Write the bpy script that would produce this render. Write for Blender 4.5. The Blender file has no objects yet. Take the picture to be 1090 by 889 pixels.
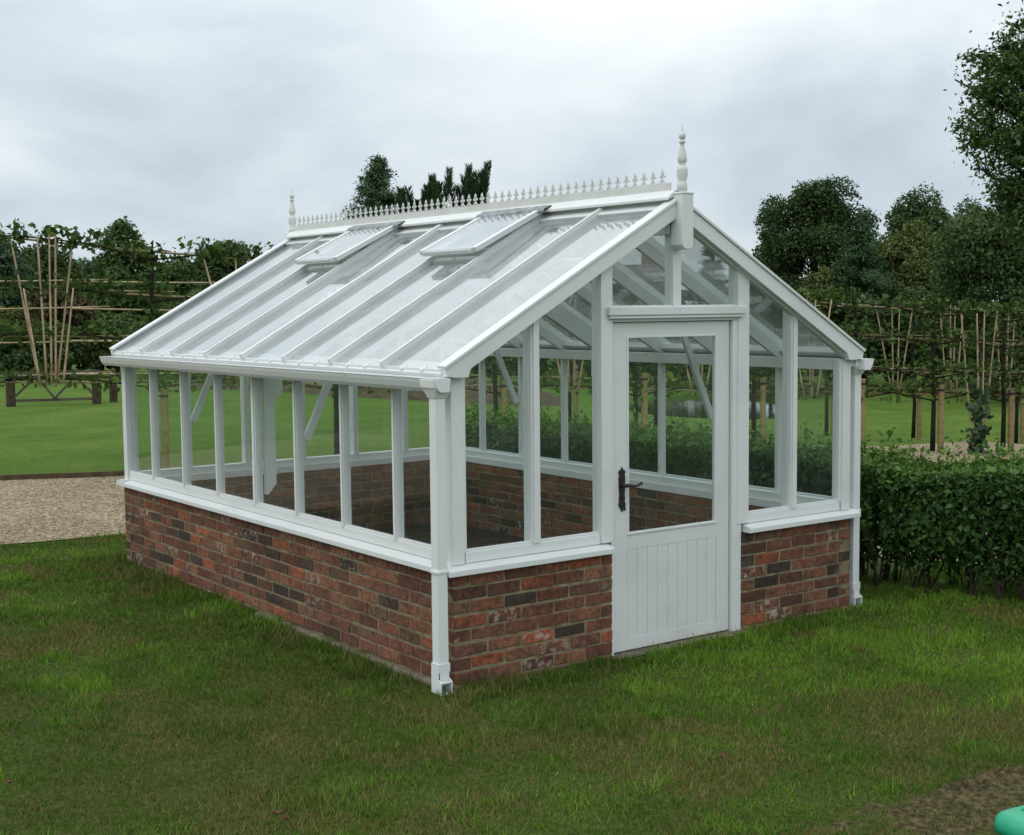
import bpy, bmesh, math, random
import numpy as np
from mathutils import Vector, Matrix

S = bpy.context.scene
COL = S.collection
rnd = random.Random(7)
RNG = np.random.default_rng(11)
R = math.radians

# ------------------------------------------------------------------ camera
CAM = np.array([-3.9185, -5.9213, 2.0163]); YAW, PIT, ROL = -0.6294, -0.0807, -0.0096
FPX = 1454.1
_d = np.array([-math.sin(YAW)*math.cos(PIT), math.cos(YAW)*math.cos(PIT), math.sin(PIT)])
_r = np.array([math.cos(YAW), math.sin(YAW), 0.0]); _u = np.cross(_r, _d)
_r2 = _r*math.cos(ROL)+_u*math.sin(ROL); _u2 = -_r*math.sin(ROL)+_u*math.cos(ROL)
cd = bpy.data.cameras.new('camera'); cam = bpy.data.objects.new('camera', cd); COL.objects.link(cam)
cam.matrix_world = Matrix(((_r2[0], _u2[0], -_d[0], CAM[0]), (_r2[1], _u2[1], -_d[1], CAM[1]),
                           (_r2[2], _u2[2], -_d[2], CAM[2]), (0, 0, 0, 1)))
cd.sensor_width = 36; cd.lens = FPX/1090*36; cd.clip_end = 3000; cd.clip_start = .05
S.camera = cam

def at(px, d, z=None):
    """ground position in the direction of a picture column, d metres away"""
    v = _d*FPX + _r2*(px-545) + _u2*110
    v = v/np.hypot(v[0], v[1])
    p = CAM + v*d
    return (p[0], p[1], H(p[0], p[1]) if z is None else z)

# ------------------------------------------------------------------ numeric helpers
def ss(a, b, x):
    t = np.clip((np.asarray(x, float)-a)/(b-a), 0, 1); return t*t*(3-2*t)

_perm = np.random.default_rng(3).random((64, 64))
def vnoise(x, y):
    x = np.asarray(x, float); y = np.asarray(y, float)
    xi = np.floor(x).astype(int); yi = np.floor(y).astype(int)
    fx = x-xi; fy = y-yi; fx = fx*fx*(3-2*fx); fy = fy*fy*(3-2*fy)
    g = lambda a, b: _perm[a % 64, b % 64]
    return (g(xi, yi)*(1-fx)+g(xi+1, yi)*fx)*(1-fy)+(g(xi, yi+1)*(1-fx)+g(xi+1, yi+1)*fx)*fy
def fbm(x, y, o=4):
    s = 0; a = .5; t = 0
    for i in range(o):
        s = s+a*vnoise(x*2**i+17*i, y*2**i+9*i); t += a; a *= .55
    return s/t

POND = None
def H(x, y):
    h = -.95*ss(8, 24, x)
    if POND is not None:
        q = pond_q(x, y)
        h = h - .55*(1-ss(.82, 1.04, q))
    # land stays level near the greenhouse, gentle swell far away
    return h if np.ndim(h) else float(h)
def pond_q(x, y):
    cx, cy, ux, uy, a, b = POND
    dx = np.asarray(x)-cx; dy = np.asarray(y)-cy
    p = dx*ux+dy*uy; q = -dx*uy+dy*ux
    w = .06*np.sin(3*np.arctan2(q, p))+.05*np.sin(5*np.arctan2(q, p)+1)
    return np.hypot(p/a, q/b)+w

_pc = at(742, 42, 0)
_pv = np.array([_pc[0]-CAM[0], _pc[1]-CAM[1]]); _pv /= np.hypot(*_pv)
POND = (_pc[0], _pc[1], _pv[0], _pv[1], 7.0, 2.7)

# ------------------------------------------------------------------ materials
MATS = {}
def newmat(name):
    m = bpy.data.materials.new(name); m.use_nodes = True
    nt = m.node_tree; nt.nodes.clear()
    out = nt.nodes.new('ShaderNodeOutputMaterial'); MATS[name] = m
    return m, nt, out
def N(nt, t, **kw):
    n = nt.nodes.new(t)
    for k, v in kw.items():
        if k in n.inputs: n.inputs[k].default_value = v
        else: setattr(n, k, v)
    return n
def L(nt, a, ao, b, bi): nt.links.new(a.outputs[ao], b.inputs[bi])
def ramp(nt, stops):
    r = nt.nodes.new('ShaderNodeValToRGB'); e = r.color_ramp.elements
    while len(e) < len(stops): e.new(.5)
    for i, (p, c) in enumerate(stops):
        e[i].position = p; e[i].color = (*c, 1) if len(c) == 3 else c
    return r
def noise(nt, scale, detail=4, rough=.55, coord='Object'):
    tc = N(nt, 'ShaderNodeTexCoord'); n = N(nt, 'ShaderNodeTexNoise', Scale=scale, Detail=detail, Roughness=rough)
    L(nt, tc, coord, n, 'Vector'); return n

def simple(name, stops, scale, rough=.6, bump=0, bscale=None, spec=.5, detail=5, metal=0):
    m, nt, out = newmat(name)
    b = N(nt, 'ShaderNodeBsdfPrincipled', Roughness=rough); b.inputs['Specular IOR Level'].default_value = spec
    b.inputs['Metallic'].default_value = metal
    n = noise(nt, scale, detail); r = ramp(nt, stops); L(nt, n, 'Fac', r, 'Fac'); L(nt, r, 'Color', b, 'Base Color')
    if bump:
        n2 = noise(nt, bscale or scale*3, 4); bp = N(nt, 'ShaderNodeBump', Strength=bump, Distance=.02)
        L(nt, n2, 'Fac', bp, 'Height'); L(nt, bp, 'Normal', b, 'Normal')
    L(nt, b, 'BSDF', out, 'Surface'); return m

simple('white_paint', [(.22, (.60, .625, .615)), (.45, (.70, .72, .71)), (.75, (.72, .74, .73))], 2.2, .38, .06, 60, .5)
simple('door_paint', [(.25, (.60, .62, .605)), (.5, (.68, .70, .69)), (.75, (.70, .715, .705))], 2.6, .35, .05, 50, .5)
simple('white_plastic', [(.3, (.70, .72, .715)), (.7, (.76, .775, .77))], 3, .3, 0, None, .5)
simple('cast_white', [(.3, (.58, .58, .55)), (.7, (.66, .67, .64))], 9, .5, .05, 50)
simple('lead', [(.3, (.13, .135, .14)), (.55, (.26, .27, .28)), (.8, (.42, .43, .44))], 16, .55, .8, 22, .5)
simple('black_iron', [(.3, (.008, .008, .009)), (.7, (.02, .02, .022))], 40, .38, .2, 90)
simple('concrete', [(.3, (.09, .075, .05)), (.6, (.19, .16, .11)), (.8, (.27, .235, .17))], 14, .9, .5, 60)
simple('soil', [(.3, (.018, .013, .009)), (.55, (.045, .030, .018)), (.8, (.085, .060, .038))], 6, .95, .8, 25, .2)
simple('torn_earth', [(.3, (.020, .016, .008)), (.45, (.058, .046, .020)), (.58, (.105, .085, .038)), (.75, (.18, .145, .075))], 30, .95, .9, 60, .15)
simple('bed_soil', [(.3, (.03, .02, .014)), (.55, (.075, .05, .03)), (.8, (.13, .095, .06))], 3, .95, .8, 9, .2)
simple('bark', [(.3, (.020, .016, .011)), (.6, (.055, .043, .030)), (.8, (.09, .075, .055))], 12, .9, .6, 40, .2)
simple('dark_bark', [(.3, (.012, .010, .008)), (.7, (.035, .028, .020))], 12, .9, .5, 40, .2)
simple('hedge_stem', [(.3, (.02, .015, .01)), (.7, (.06, .045, .03))], 30, .9, .3, 60, .2)
simple('stake_wood', [(.3, (.17, .125, .055)), (.55, (.27, .205, .095)), (.8, (.34, .26, .13))], 9, .8, .3, 50, .3)
simple('bamboo', [(.3, (.25, .18, .10)), (.55, (.40, .305, .185)), (.8, (.56, .46, .32))], 5, .55, .1, 50, .4)
simple('weathered_wood', [(.3, (.06, .05, .04)), (.6, (.12, .10, .08)), (.8, (.19, .17, .14))], 5, .9, .3, 30, .2)
simple('post_wood', [(.3, (.035, .026, .02)), (.7, (.085, .065, .05))], 6, .9, .3, 30, .2)
simple('edging_wood', [(.3, (.05, .035, .02)), (.7, (.12, .085, .05))], 5, .9, .3, 30, .2)
simple('stone_rock', [(.3, (.2, .17, .13)), (.7, (.42, .37, .29))], 4, .9, .6, 12, .3)
simple('house_stone', [(.3, (.24, .20, .13)), (.7, (.34, .29, .20))], 2, .9, .3, 9, .3)
simple('roof_tile', [(.3, (.06, .038, .03)), (.7, (.12, .075, .055))], 3, .85, .4, 14, .3)
simple('shed_cladding', [(.3, (.10, .13, .12)), (.7, (.18, .21, .20))], 2, .8, .2, 20, .3)
simple('window_dark', [(.3, (.01, .012, .014)), (.7, (.02, .022, .025))], 2, .08, 0, None, .5)
simple('green_plastic', [(.3, (.012, .30, .155)), (.7, (.022, .36, .195))], 6, .42, .05, 120, .5)
simple('ink_black', [(.3, (.006, .01, .008)), (.7, (.012, .016, .014))], 6, .6)
simple('dead_leaf', [(.3, (.09, .035, .015)), (.7, (.20, .085, .035))], 30, .8)
simple('rubber_and_gap_shade', [(.3, (.012, .012, .012)), (.7, (.025, .025, .025))], 30, .8)  # tree ties, and the dark strips that paint shade into the door gap

def mk_glass(name, f0, f1, f2, fr):
    m, nt, out = newmat(name)
    geo = N(nt, 'ShaderNodeNewGeometry'); dot = N(nt, 'ShaderNodeVectorMath', operation='DOT_PRODUCT')
    L(nt, geo, 'Incoming', dot, 0); L(nt, geo, 'Normal', dot, 1)
    ab = N(nt, 'ShaderNodeMath', operation='ABSOLUTE'); nt.links.new(dot.outputs['Value'], ab.inputs[0])
    om = N(nt, 'ShaderNodeMath', operation='SUBTRACT'); om.inputs[0].default_value = 1; L(nt, ab, 0, om, 1)
    pw = N(nt, 'ShaderNodeMath', operation='POWER'); L(nt, om, 0, pw, 0); pw.inputs[1].default_value = 5
    ma = N(nt, 'ShaderNodeMath', operation='MULTIPLY_ADD'); L(nt, pw, 0, ma, 0); ma.inputs[1].default_value = 1-fr; ma.inputs[2].default_value = fr
    t = N(nt, 'ShaderNodeBsdfTransparent'); t.inputs['Color'].default_value = (.955, .98, .97, 1)
    g = N(nt, 'ShaderNodeBsdfGlossy', Roughness=.012)
    n = noise(nt, 1.7, 2); bp = N(nt, 'ShaderNodeBump', Strength=.04, Distance=.02); L(nt, n, 'Fac', bp, 'Height'); L(nt, bp, 'Normal', g, 'Normal')
    mx = N(nt, 'ShaderNodeMixShader'); L(nt, ma, 0, mx, 0); L(nt, t, 0, mx, 1); L(nt, g, 0, mx, 2)
    # thin film of dust and dried rain; thicker roof film paints in sky glare
    dn = noise(nt, 5, 5, .7); dr = ramp(nt, [(.3, (f0,)*3), (.55, (f1,)*3), (.8, (f2,)*3)]); L(nt, dn, 'Fac', dr, 'Fac')
    df = N(nt, 'ShaderNodeBsdfDiffuse'); df.inputs['Color'].default_value = (.82, .87, .90, 1)
    m2 = N(nt, 'ShaderNodeMixShader'); L(nt, dr, 'Color', m2, 0); L(nt, mx, 0, m2, 1); L(nt, df, 0, m2, 2)
    L(nt, m2, 0, out, 'Surface')
mk_glass('pane_glass', .004, .008, .022, .02)
mk_glass('roof_glass', .08, .15, .26, .24)  # pale film here stands in for reflected sky

def mk_brick():
    m, nt, out = newmat('brick')
    b = N(nt, 'ShaderNodeBsdfPrincipled', Roughness=.88); b.inputs['Specular IOR Level'].default_value = .25
    a = N(nt, 'ShaderNodeAttribute', attribute_name='Col')
    n = noise(nt, 38, 5, .7); r = ramp(nt, [(.28, (.32,)*3), (.5, (.88,)*3), (.75, (1.45,)*3)]); L(nt, n, 'Fac', r, 'Fac')
    mu = N(nt, 'ShaderNodeMix', data_type='RGBA', blend_type='MULTIPLY'); mu.inputs[0].default_value = 1
    L(nt, a, 'Color', mu, 6); L(nt, r, 'Color', mu, 7)
    # dark kiln flashes
    n3 = noise(nt, 11, 4, .65); r3 = ramp(nt, [(.48, (0,)*3), (.66, (.7,)*3)]); L(nt, n3, 'Fac', r3, 'Fac')
    mk = N(nt, 'ShaderNodeMix', data_type='RGBA'); L(nt, r3, 'Color', mk, 0); L(nt, mu, 2, mk, 6); mk.inputs[7].default_value = (.060, .036, .026, 1)
    # lime bloom on some bricks, carried in alpha
    n2 = noise(nt, 24, 4, .6); r2 = ramp(nt, [(.5, (0,)*3), (.62, (1,)*3)]); L(nt, n2, 'Fac', r2, 'Fac')
    mm = N(nt, 'ShaderNodeMath', operation='MULTIPLY'); L(nt, r2, 'Color', mm, 0); L(nt, a, 'Alpha', mm, 1)
    m2 = N(nt, 'ShaderNodeMix', data_type='RGBA'); L(nt, mm, 0, m2, 0); L(nt, mk, 2, m2, 6); m2.inputs[7].default_value = (.40, .34, .29, 1)
    L(nt, m2, 2, b, 'Base Color')
    n4 = noise(nt, 90, 4, .7); bp = N(nt, 'ShaderNodeBump', Strength=.55, Distance=.006); L(nt, n4, 'Fac', bp, 'Height'); L(nt, bp, 'Normal', b, 'Normal')
    L(nt, b, 0, out, 'Surface')
mk_brick()
simple('mortar', [(.3, (.15, .125, .072)), (.55, (.25, .215, .13)), (.8, (.36, .315, .21))], 16, .95, .6, 120, .2)

def mk_leaf(name, dark, mid, light, trans=.25, gloss=.025):
    m, nt, out = newmat(name)
    a = N(nt, 'ShaderNodeAttribute', attribute_name='tint')
    r = ramp(nt, [(0, dark), (.5, mid), (1, light)]); L(nt, a, 'Fac', r, 'Fac')
    d = N(nt, 'ShaderNodeBsdfDiffuse'); t = N(nt, 'ShaderNodeBsdfTranslucent'); g = N(nt, 'ShaderNodeBsdfGlossy', Roughness=.45)
    L(nt, r, 'Color', d, 'Color'); L(nt, r, 'Color', t, 'Color'); g.inputs['Color'].default_value = (.6, .7, .6, 1)
    x = N(nt, 'ShaderNodeMixShader'); x.inputs[0].default_value = trans; L(nt, d, 0, x, 1); L(nt, t, 0, x, 2)
    y = N(nt, 'ShaderNodeMixShader'); y.inputs[0].default_value = gloss; L(nt, x, 0, y, 1); L(nt, g, 0, y, 2)
    L(nt, y, 0, out, 'Surface')
mk_leaf('leaf_oak', (0.026, 0.05, 0.013), (0.06, 0.104, 0.025), (0.112, 0.172, 0.044))
mk_leaf('leaf_dark', (0.02, 0.039, 0.012), (0.046, 0.081, 0.024), (0.096, 0.146, 0.044))
mk_leaf('leaf_olive', (0.044, 0.062, 0.016), (0.094, 0.122, 0.032), (0.155, 0.185, 0.052))
mk_leaf('leaf_light', (.04, .07, .018), (.080, .125, .035), (.13, .18, .055))
mk_leaf('leaf_bluish', (0.03, 0.06, 0.03), (0.064, 0.108, 0.056), (0.11, 0.16, 0.085))
mk_leaf('leaf_brown', (.06, .045, .022), (.11, .085, .04), (.13, .13, .05))
mk_leaf('needle', (0.018, 0.042, 0.018), (0.04, 0.08, 0.032), (0.07, 0.125, 0.05), 0.1)
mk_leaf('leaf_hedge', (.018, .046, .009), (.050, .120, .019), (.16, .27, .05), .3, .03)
mk_leaf('leaf_lime', (0.022, 0.046, 0.01), (0.056, 0.104, 0.022), (0.13, 0.195, 0.042), 0.3)
mk_leaf('leaf_ivy', (.012, .03, .012), (.025, .055, .022), (.05, .09, .035), .15, .05)
mk_leaf('grass_blade', (0.25, 0.18, 0.078), (0.042, 0.116, 0.007), (0.165, 0.31, 0.026), 0.25, 0.02)

def mk_ground():
    m, nt, out = newmat('lawn_grass')
    b = N(nt, 'ShaderNodeBsdfPrincipled', Roughness=.95); b.inputs['Specular IOR Level'].default_value = .08
    n1 = noise(nt, .6, 6, .7); n2 = noise(nt, 14, 5, .75); n3 = noise(nt, 2.2, 4, .6)
    r1 = ramp(nt, [(.3, (.056, .114, .014)), (.5, (.084, .150, .020)), (.72, (.130, .190, .036))]); L(nt, n1, 'Fac', r1, 'Fac')
    r2 = ramp(nt, [(.25, (.45,)*3), (.5, (.92,)*3), (.8, (1.4,)*3)]); L(nt, n2, 'Fac', r2, 'Fac')
    mu = N(nt, 'ShaderNodeMix', data_type='RGBA', blend_type='MULTIPLY'); mu.inputs[0].default_value = 1
    L(nt, r1, 'Color', mu, 6); L(nt, r2, 'Color', mu, 7)
    r3 = ramp(nt, [(.55, (0,)*3), (.75, (.35,)*3)]); L(nt, n3, 'Fac', r3, 'Fac')
    mx = N(nt, 'ShaderNodeMix', data_type='RGBA'); L(nt, r3, 'Color', mx, 0); L(nt, mu, 2, mx, 6); mx.inputs[7].default_value = (.10, .09, .03, 1)
    # the worn lawn around the greenhouse: thatch and earth between blades
    at_ = N(nt, 'ShaderNodeAttribute', attribute_name='Col')
    n5 = noise(nt, 30, 5, .8); r5 = ramp(nt, [(.3, (.016, .026, .005)), (.5, (.048, .066, .014)), (.75, (.125, .105, .042))]); L(nt, n5, 'Fac', r5, 'Fac')
    m5 = N(nt, 'ShaderNodeMix', data_type='RGBA'); L(nt, at_, 'Color', m5, 0); L(nt, mx, 2, m5, 6); L(nt, r5, 'Color', m5, 7)
    L(nt, m5, 2, b, 'Base Color')
    bp = N(nt, 'ShaderNodeBump', Strength=.6, Distance=.03); L(nt, n2, 'Fac', bp, 'Height'); L(nt, bp, 'Normal', b, 'Normal')
    L(nt, b, 0, out, 'Surface')
mk_ground()

def mk_gravel():
    m, nt, out = newmat('gravel')
    b = N(nt, 'ShaderNodeBsdfPrincipled', Roughness=.9); b.inputs['Specular IOR Level'].default_value = .2
    tc = N(nt, 'ShaderNodeTexCoord'); v = N(nt, 'ShaderNodeTexVoronoi', Scale=42); L(nt, tc, 'Object', v, 'Vector')
    sp = N(nt, 'ShaderNodeSeparateColor'); L(nt, v, 'Color', sp, 0)
    r = ramp(nt, [(0, (.11, .082, .045)), (.35, (.25, .19, .112)), (.7, (.36, .285, .18)), (1, (.52, .44, .32))]); L(nt, sp, 0, r, 'Fac')
    n = noise(nt, .8, 4); r2 = ramp(nt, [(.3, (.72,)*3), (.7, (1.08,)*3)]); L(nt, n, 'Fac', r2, 'Fac')
    mu = N(nt, 'ShaderNodeMix', data_type='RGBA', blend_type='MULTIPLY'); mu.inputs[0].default_value = 1
    L(nt, r, 'Color', mu, 6); L(nt, r2, 'Color', mu, 7)
    L(nt, mu, 2, b, 'Base Color')
    bp = N(nt, 'ShaderNodeBump', Strength=.9, Distance=.02, invert=True); L(nt, v, 'Distance', bp, 'Height'); L(nt, bp, 'Normal', b, 'Normal')
    L(nt, b, 0, out, 'Surface')
mk_gravel()

def mk_water():
    m, nt, out = newmat('pond_water')
    b = N(nt, 'ShaderNodeBsdfPrincipled', Roughness=.04); b.inputs['Base Color'].default_value = (.022, .03, .014, 1)
    n = noise(nt, 3.5, 3); bp = N(nt, 'ShaderNodeBump', Strength=.12, Distance=.05); L(nt, n, 'Fac', bp, 'Height'); L(nt, bp, 'Normal', b, 'Normal')
    L(nt, b, 0, out, 'Surface')
mk_water()

# ------------------------------------------------------------------ mesh builder
def wpos(o):
    v = Vector((0, 0, 0))
    while o is not None: v = v + o.location; o = o.parent
    return v
class MB:
    def __init__(s): s.v = []; s.f = []; s.m = []; s.c = []
    def add(s, vs, fs, mi=0, col=None):
        b = len(s.v); s.v += [tuple(p) for p in vs]
        for f in fs: s.f.append([b+i for i in f]); s.m.append(mi); s.c.append(col)
    def box(s, x0, x1, y0, y1, z0, z1, mi=0, col=None, jit=0):
        vs = [(x, y, z) for x in (x0, x1) for y in (y0, y1) for z in (z0, z1)]
        if jit: vs = [tuple(c+rnd.uniform(-jit, jit) for c in p) for p in vs]
        s.add(vs, [(0, 1, 3, 2), (4, 6, 7, 5), (0, 4, 5, 1), (2, 3, 7, 6), (0, 2, 6, 4), (1, 5, 7, 3)], mi, col)
    def prism(s, poly, f, t0, t1):
        """poly: 2d outline; f(a,b,t)->xyz"""
        n = len(poly)
        vs = [f(a, b, t0) for a, b in poly]+[f(a, b, t1) for a, b in poly]
        fs = [tuple(range(n))[::-1], tuple(range(n, 2*n))]+[(i, (i+1) % n, n+(i+1) % n, n+i) for i in range(n)]
        s.add(vs, fs)
    def bar(s, p, q, w, h, up=(0, 0, 1)):
        """rectangular bar from p to q, width w across, height h along up"""
        p = Vector(p); q = Vector(q); d = (q-p).normalized(); u = Vector(up); r = d.cross(u).normalized(); u = r.cross(d)
        vs = [o+r*a*w/2+u*b*h/2 for o in (p, q) for a, b in ((-1, -1), (1, -1), (1, 1), (-1, 1))]
        s.add(vs, [(3, 2, 1, 0), (4, 5, 6, 7), (0, 1, 5, 4), (1, 2, 6, 5), (2, 3, 7, 6), (3, 0, 4, 7)])
    def tube(s, pts, rads, n=8, cap=True):
        pts = [Vector(p) for p in pts]; rings = []; b = len(s.v)
        ref = Vector((.31, .17, .93))
        for i, p in enumerate(pts):
            d = (pts[min(i+1, len(pts)-1)]-pts[max(i-1, 0)]).normalized()
            a = d.cross(ref)
            if a.length < .2: a = d.cross(Vector((1, 0, 0)))
            a.normalize(); c = d.cross(a)
            for k in range(n):
                t = 2*math.pi*k/n; s.v.append(tuple(p+(a*math.cos(t)+c*math.sin(t))*rads[i]))
        for i in range(len(pts)-1):
            for k in range(n):
                s.f.append([b+i*n+k, b+i*n+(k+1) % n, b+(i+1)*n+(k+1) % n, b+(i+1)*n+k]); s.m.append(0); s.c.append(None)
        if cap:
            s.f.append([b+k for k in range(n)][::-1]); s.f.append([b+(len(pts)-1)*n+k for k in range(n)]); s.m += [0, 0]; s.c += [None, None]
    def lathe(s, prof, c, n=16):
        """prof: list of (radius, z)"""
        s.tube([(c[0], c[1], c[2]+z) for r, z in prof], [max(r, .0005) for r, z in prof], n)
    def build(s, name, mat, parent=None, smooth=False, bevel=0, loc=None):
        me = bpy.data.meshes.new(name)
        o = bpy.data.objects.new(name, me); COL.objects.link(o)
        off = Vector((0, 0, 0))
        if parent is not None: o.parent = parent; off = wpos(parent)
        elif loc is not None: o.location = loc; off = Vector(loc)
        me.from_pydata([(p[0]-off.x, p[1]-off.y, p[2]-off.z) for p in s.v], [], s.f)
        for mm in (mat if isinstance(mat, (list, tuple)) else [mat]): me.materials.append(MATS[mm])
        if any(s.m): me.polygons.foreach_set('material_index', s.m)
        if any(c is not None for c in s.c):
            ca = me.color_attributes.new('Col', 'FLOAT_COLOR', 'CORNER'); arr = []
            for f, c in zip(s.f, s.c): arr += list(c or (.2, .2, .2, 0))*len(f)
            ca.data.foreach_set('color', arr)
        bm = bmesh.new(); bm.from_mesh(me); bmesh.ops.recalc_face_normals(bm, faces=bm.faces); bm.to_mesh(me); bm.free()
        if smooth: me.polygons.foreach_set('use_smooth', [True]*len(me.polygons))
        if bevel:
            md = o.modifiers.new('edge', 'BEVEL'); md.width = bevel; md.segments = 2; md.limit_method = 'ANGLE'
        me.update(); return o
def tag(o, label=None, cat=None, group=None, kind=None):
    if label: o['label'] = label
    if cat: o['category'] = cat
    if group: o['group'] = group
    if kind: o['kind'] = kind
    return o
def thing(name, loc, label, cat, group=None):
    o = bpy.data.objects.new(name, None); COL.objects.link(o); o.location = loc; o.empty_display_size = .2
    return tag(o, label, cat, group)

# raw numpy polygons (leaves, blades)
def rawmesh(name, verts, k, tint, mat, parent=None, loc=None, kind=None):
    """verts (n,k,3): n polygons of k corners"""
    n = len(verts); me = bpy.data.meshes.new(name)
    o = bpy.data.objects.new(name, me); COL.objects.link(o); off = np.zeros(3)
    if parent is not None: o.parent = parent; off = np.array(wpos(parent))
    elif loc is not None: o.location = loc; off = np.array(loc, float)
    me.vertices.add(n*k); me.vertices.foreach_set('co', (verts.reshape(-1, 3)-off).astype(np.float32).ravel())
    me.loops.add(n*k); me.loops.foreach_set('vertex_index', np.arange(n*k, dtype=np.int32))
    me.polygons.add(n); me.polygons.foreach_set('loop_start', np.arange(0, n*k, k, dtype=np.int32))
    a = me.attributes.new('tint', 'FLOAT', 'FACE'); a.data.foreach_set('value', np.clip(tint, 0, 1).astype(np.float32))
    me.materials.append(MATS[mat]); me.update(calc_edges=True); me.validate()
    if kind: o['kind'] = kind
    return o
def unit(v): return v/np.maximum(np.linalg.norm(v, axis=-1, keepdims=True), 1e-9)
def leaves(P, Nn, size, g, aspect=.55, fold=.25):
    """kite shaped leaves: centre P, facing Nn"""
    n = len(P); Nn = unit(Nn); a = unit(np.cross(Nn, unit(g.normal(size=(n, 3))))); b = np.cross(Nn, a)
    s = (size*g.uniform(.45, 1.5, n))[:, None] if np.ndim(size) == 0 else (size*g.uniform(.7, 1.3, n))[:, None]
    bend = Nn*s*fold*g.uniform(-.6, 1, n)[:, None]
    return np.stack([P-a*s*.5, P-a*s*.05+b*s*aspect*.5+bend*.5, P+a*s*.5, P-a*s*.05-b*s*aspect*.5+bend*.5], 1)

# ------------------------------------------------------------------ world and light
w = bpy.data.worlds.new('World'); S.world = w; w.use_nodes = True; nt = w.node_tree; nt.nodes.clear()
SUN_EL, SUN_AZ = 56, 285            # high and to the left, behind thick cloud
out = N(nt, 'ShaderNodeOutputWorld'); bg = N(nt, 'ShaderNodeBackground', Strength=.1)
sky = N(nt, 'ShaderNodeTexSky', sky_type='NISHITA'); sky.sun_disc = False; sky.sun_elevation = R(SUN_EL); sky.sun_rotation = R(SUN_AZ)
tc = N(nt, 'ShaderNodeTexCoord'); sx = N(nt, 'ShaderNodeSeparateXYZ'); L(nt, tc, 'Generated', sx, 0)
# cloud sheet seen in perspective: divide the direction by its height
az = N(nt, 'ShaderNodeMath', operation='ABSOLUTE'); L(nt, sx, 'Z', az, 0)
ad = N(nt, 'ShaderNodeMath', operation='ADD'); L(nt, az, 0, ad, 0); ad.inputs[1].default_value = .42
dv = N(nt, 'ShaderNodeVectorMath', operation='DIVIDE'); cz = N(nt, 'ShaderNodeCombineXYZ')
for k in range(3): L(nt, ad, 0, cz, k)
L(nt, tc, 'Generated', dv, 0); L(nt, cz, 0, dv, 1)
n1 = N(nt, 'ShaderNodeTexNoise', Scale=2.3, Detail=6, Roughness=.5, Distortion=.3); L(nt, dv, 0, n1, 'Vector')
n1.noise_dimensions = '4D'; n1.inputs['W'].default_value = 2.3
cr = ramp(nt, [(.30, (.57, .66, .735)), (.44, (.74, .815, .875)), (.56, (.90, .955, .985)), (.70, (1.06, 1.08, 1.09))]); L(nt, n1, 'Fac', cr, 'Fac')
er = ramp(nt, [(0, (.60, .64, .665)), (.07, (.69, .72, .74)), (.2, (.86, .865, .87)), (.45, (1.28, 1.27, 1.26)), (1, (1.36, 1.35, 1.33))]); L(nt, az, 0, er, 'Fac')
mu = N(nt, 'ShaderNodeMix', data_type='RGBA', blend_type='MULTIPLY'); mu.inputs[0].default_value = 1; L(nt, cr, 'Color', mu, 6); L(nt, er, 'Color', mu, 7)
sc = N(nt, 'ShaderNodeVectorMath', operation='SCALE'); L(nt, mu, 2, sc, 0); sc.inputs['Scale'].default_value = 12.0
mx = N(nt, 'ShaderNodeMix', data_type='RGBA'); mx.inputs[0].default_value = .95; L(nt, sky, 0, mx, 6); L(nt, sc, 0, mx, 7)
L(nt, mx, 2, bg, 'Color'); L(nt, bg, 0, out, 'Surface')
sd = bpy.data.lights.new('sun', 'SUN'); sun = bpy.data.objects.new('sun', sd); COL.objects.link(sun)
sd.energy = .6; sd.angle = R(30); sd.color = (1, .97, .92)
_a = R(SUN_AZ); _e = R(SUN_EL)
sun.rotation_euler = Vector((math.sin(_a)*math.cos(_e), math.cos(_a)*math.cos(_e), math.sin(_e))).to_track_quat('Z', 'Y').to_euler()
S.view_settings.view_transform = 'Standard'; S.view_settings.look = 'None'; S.view_settings.exposure = 0; S.view_settings.gamma = 1
S.render.engine = 'CYCLES'
try:
    S.cycles.transparent_max_bounces = 24; S.cycles.max_bounces = 8; S.cycles.diffuse_bounces = 3; S.cycles.glossy_bounces = 4
    S.cycles.caustics_reflective = False; S.cycles.caustics_refractive = False
except Exception: pass

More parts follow.
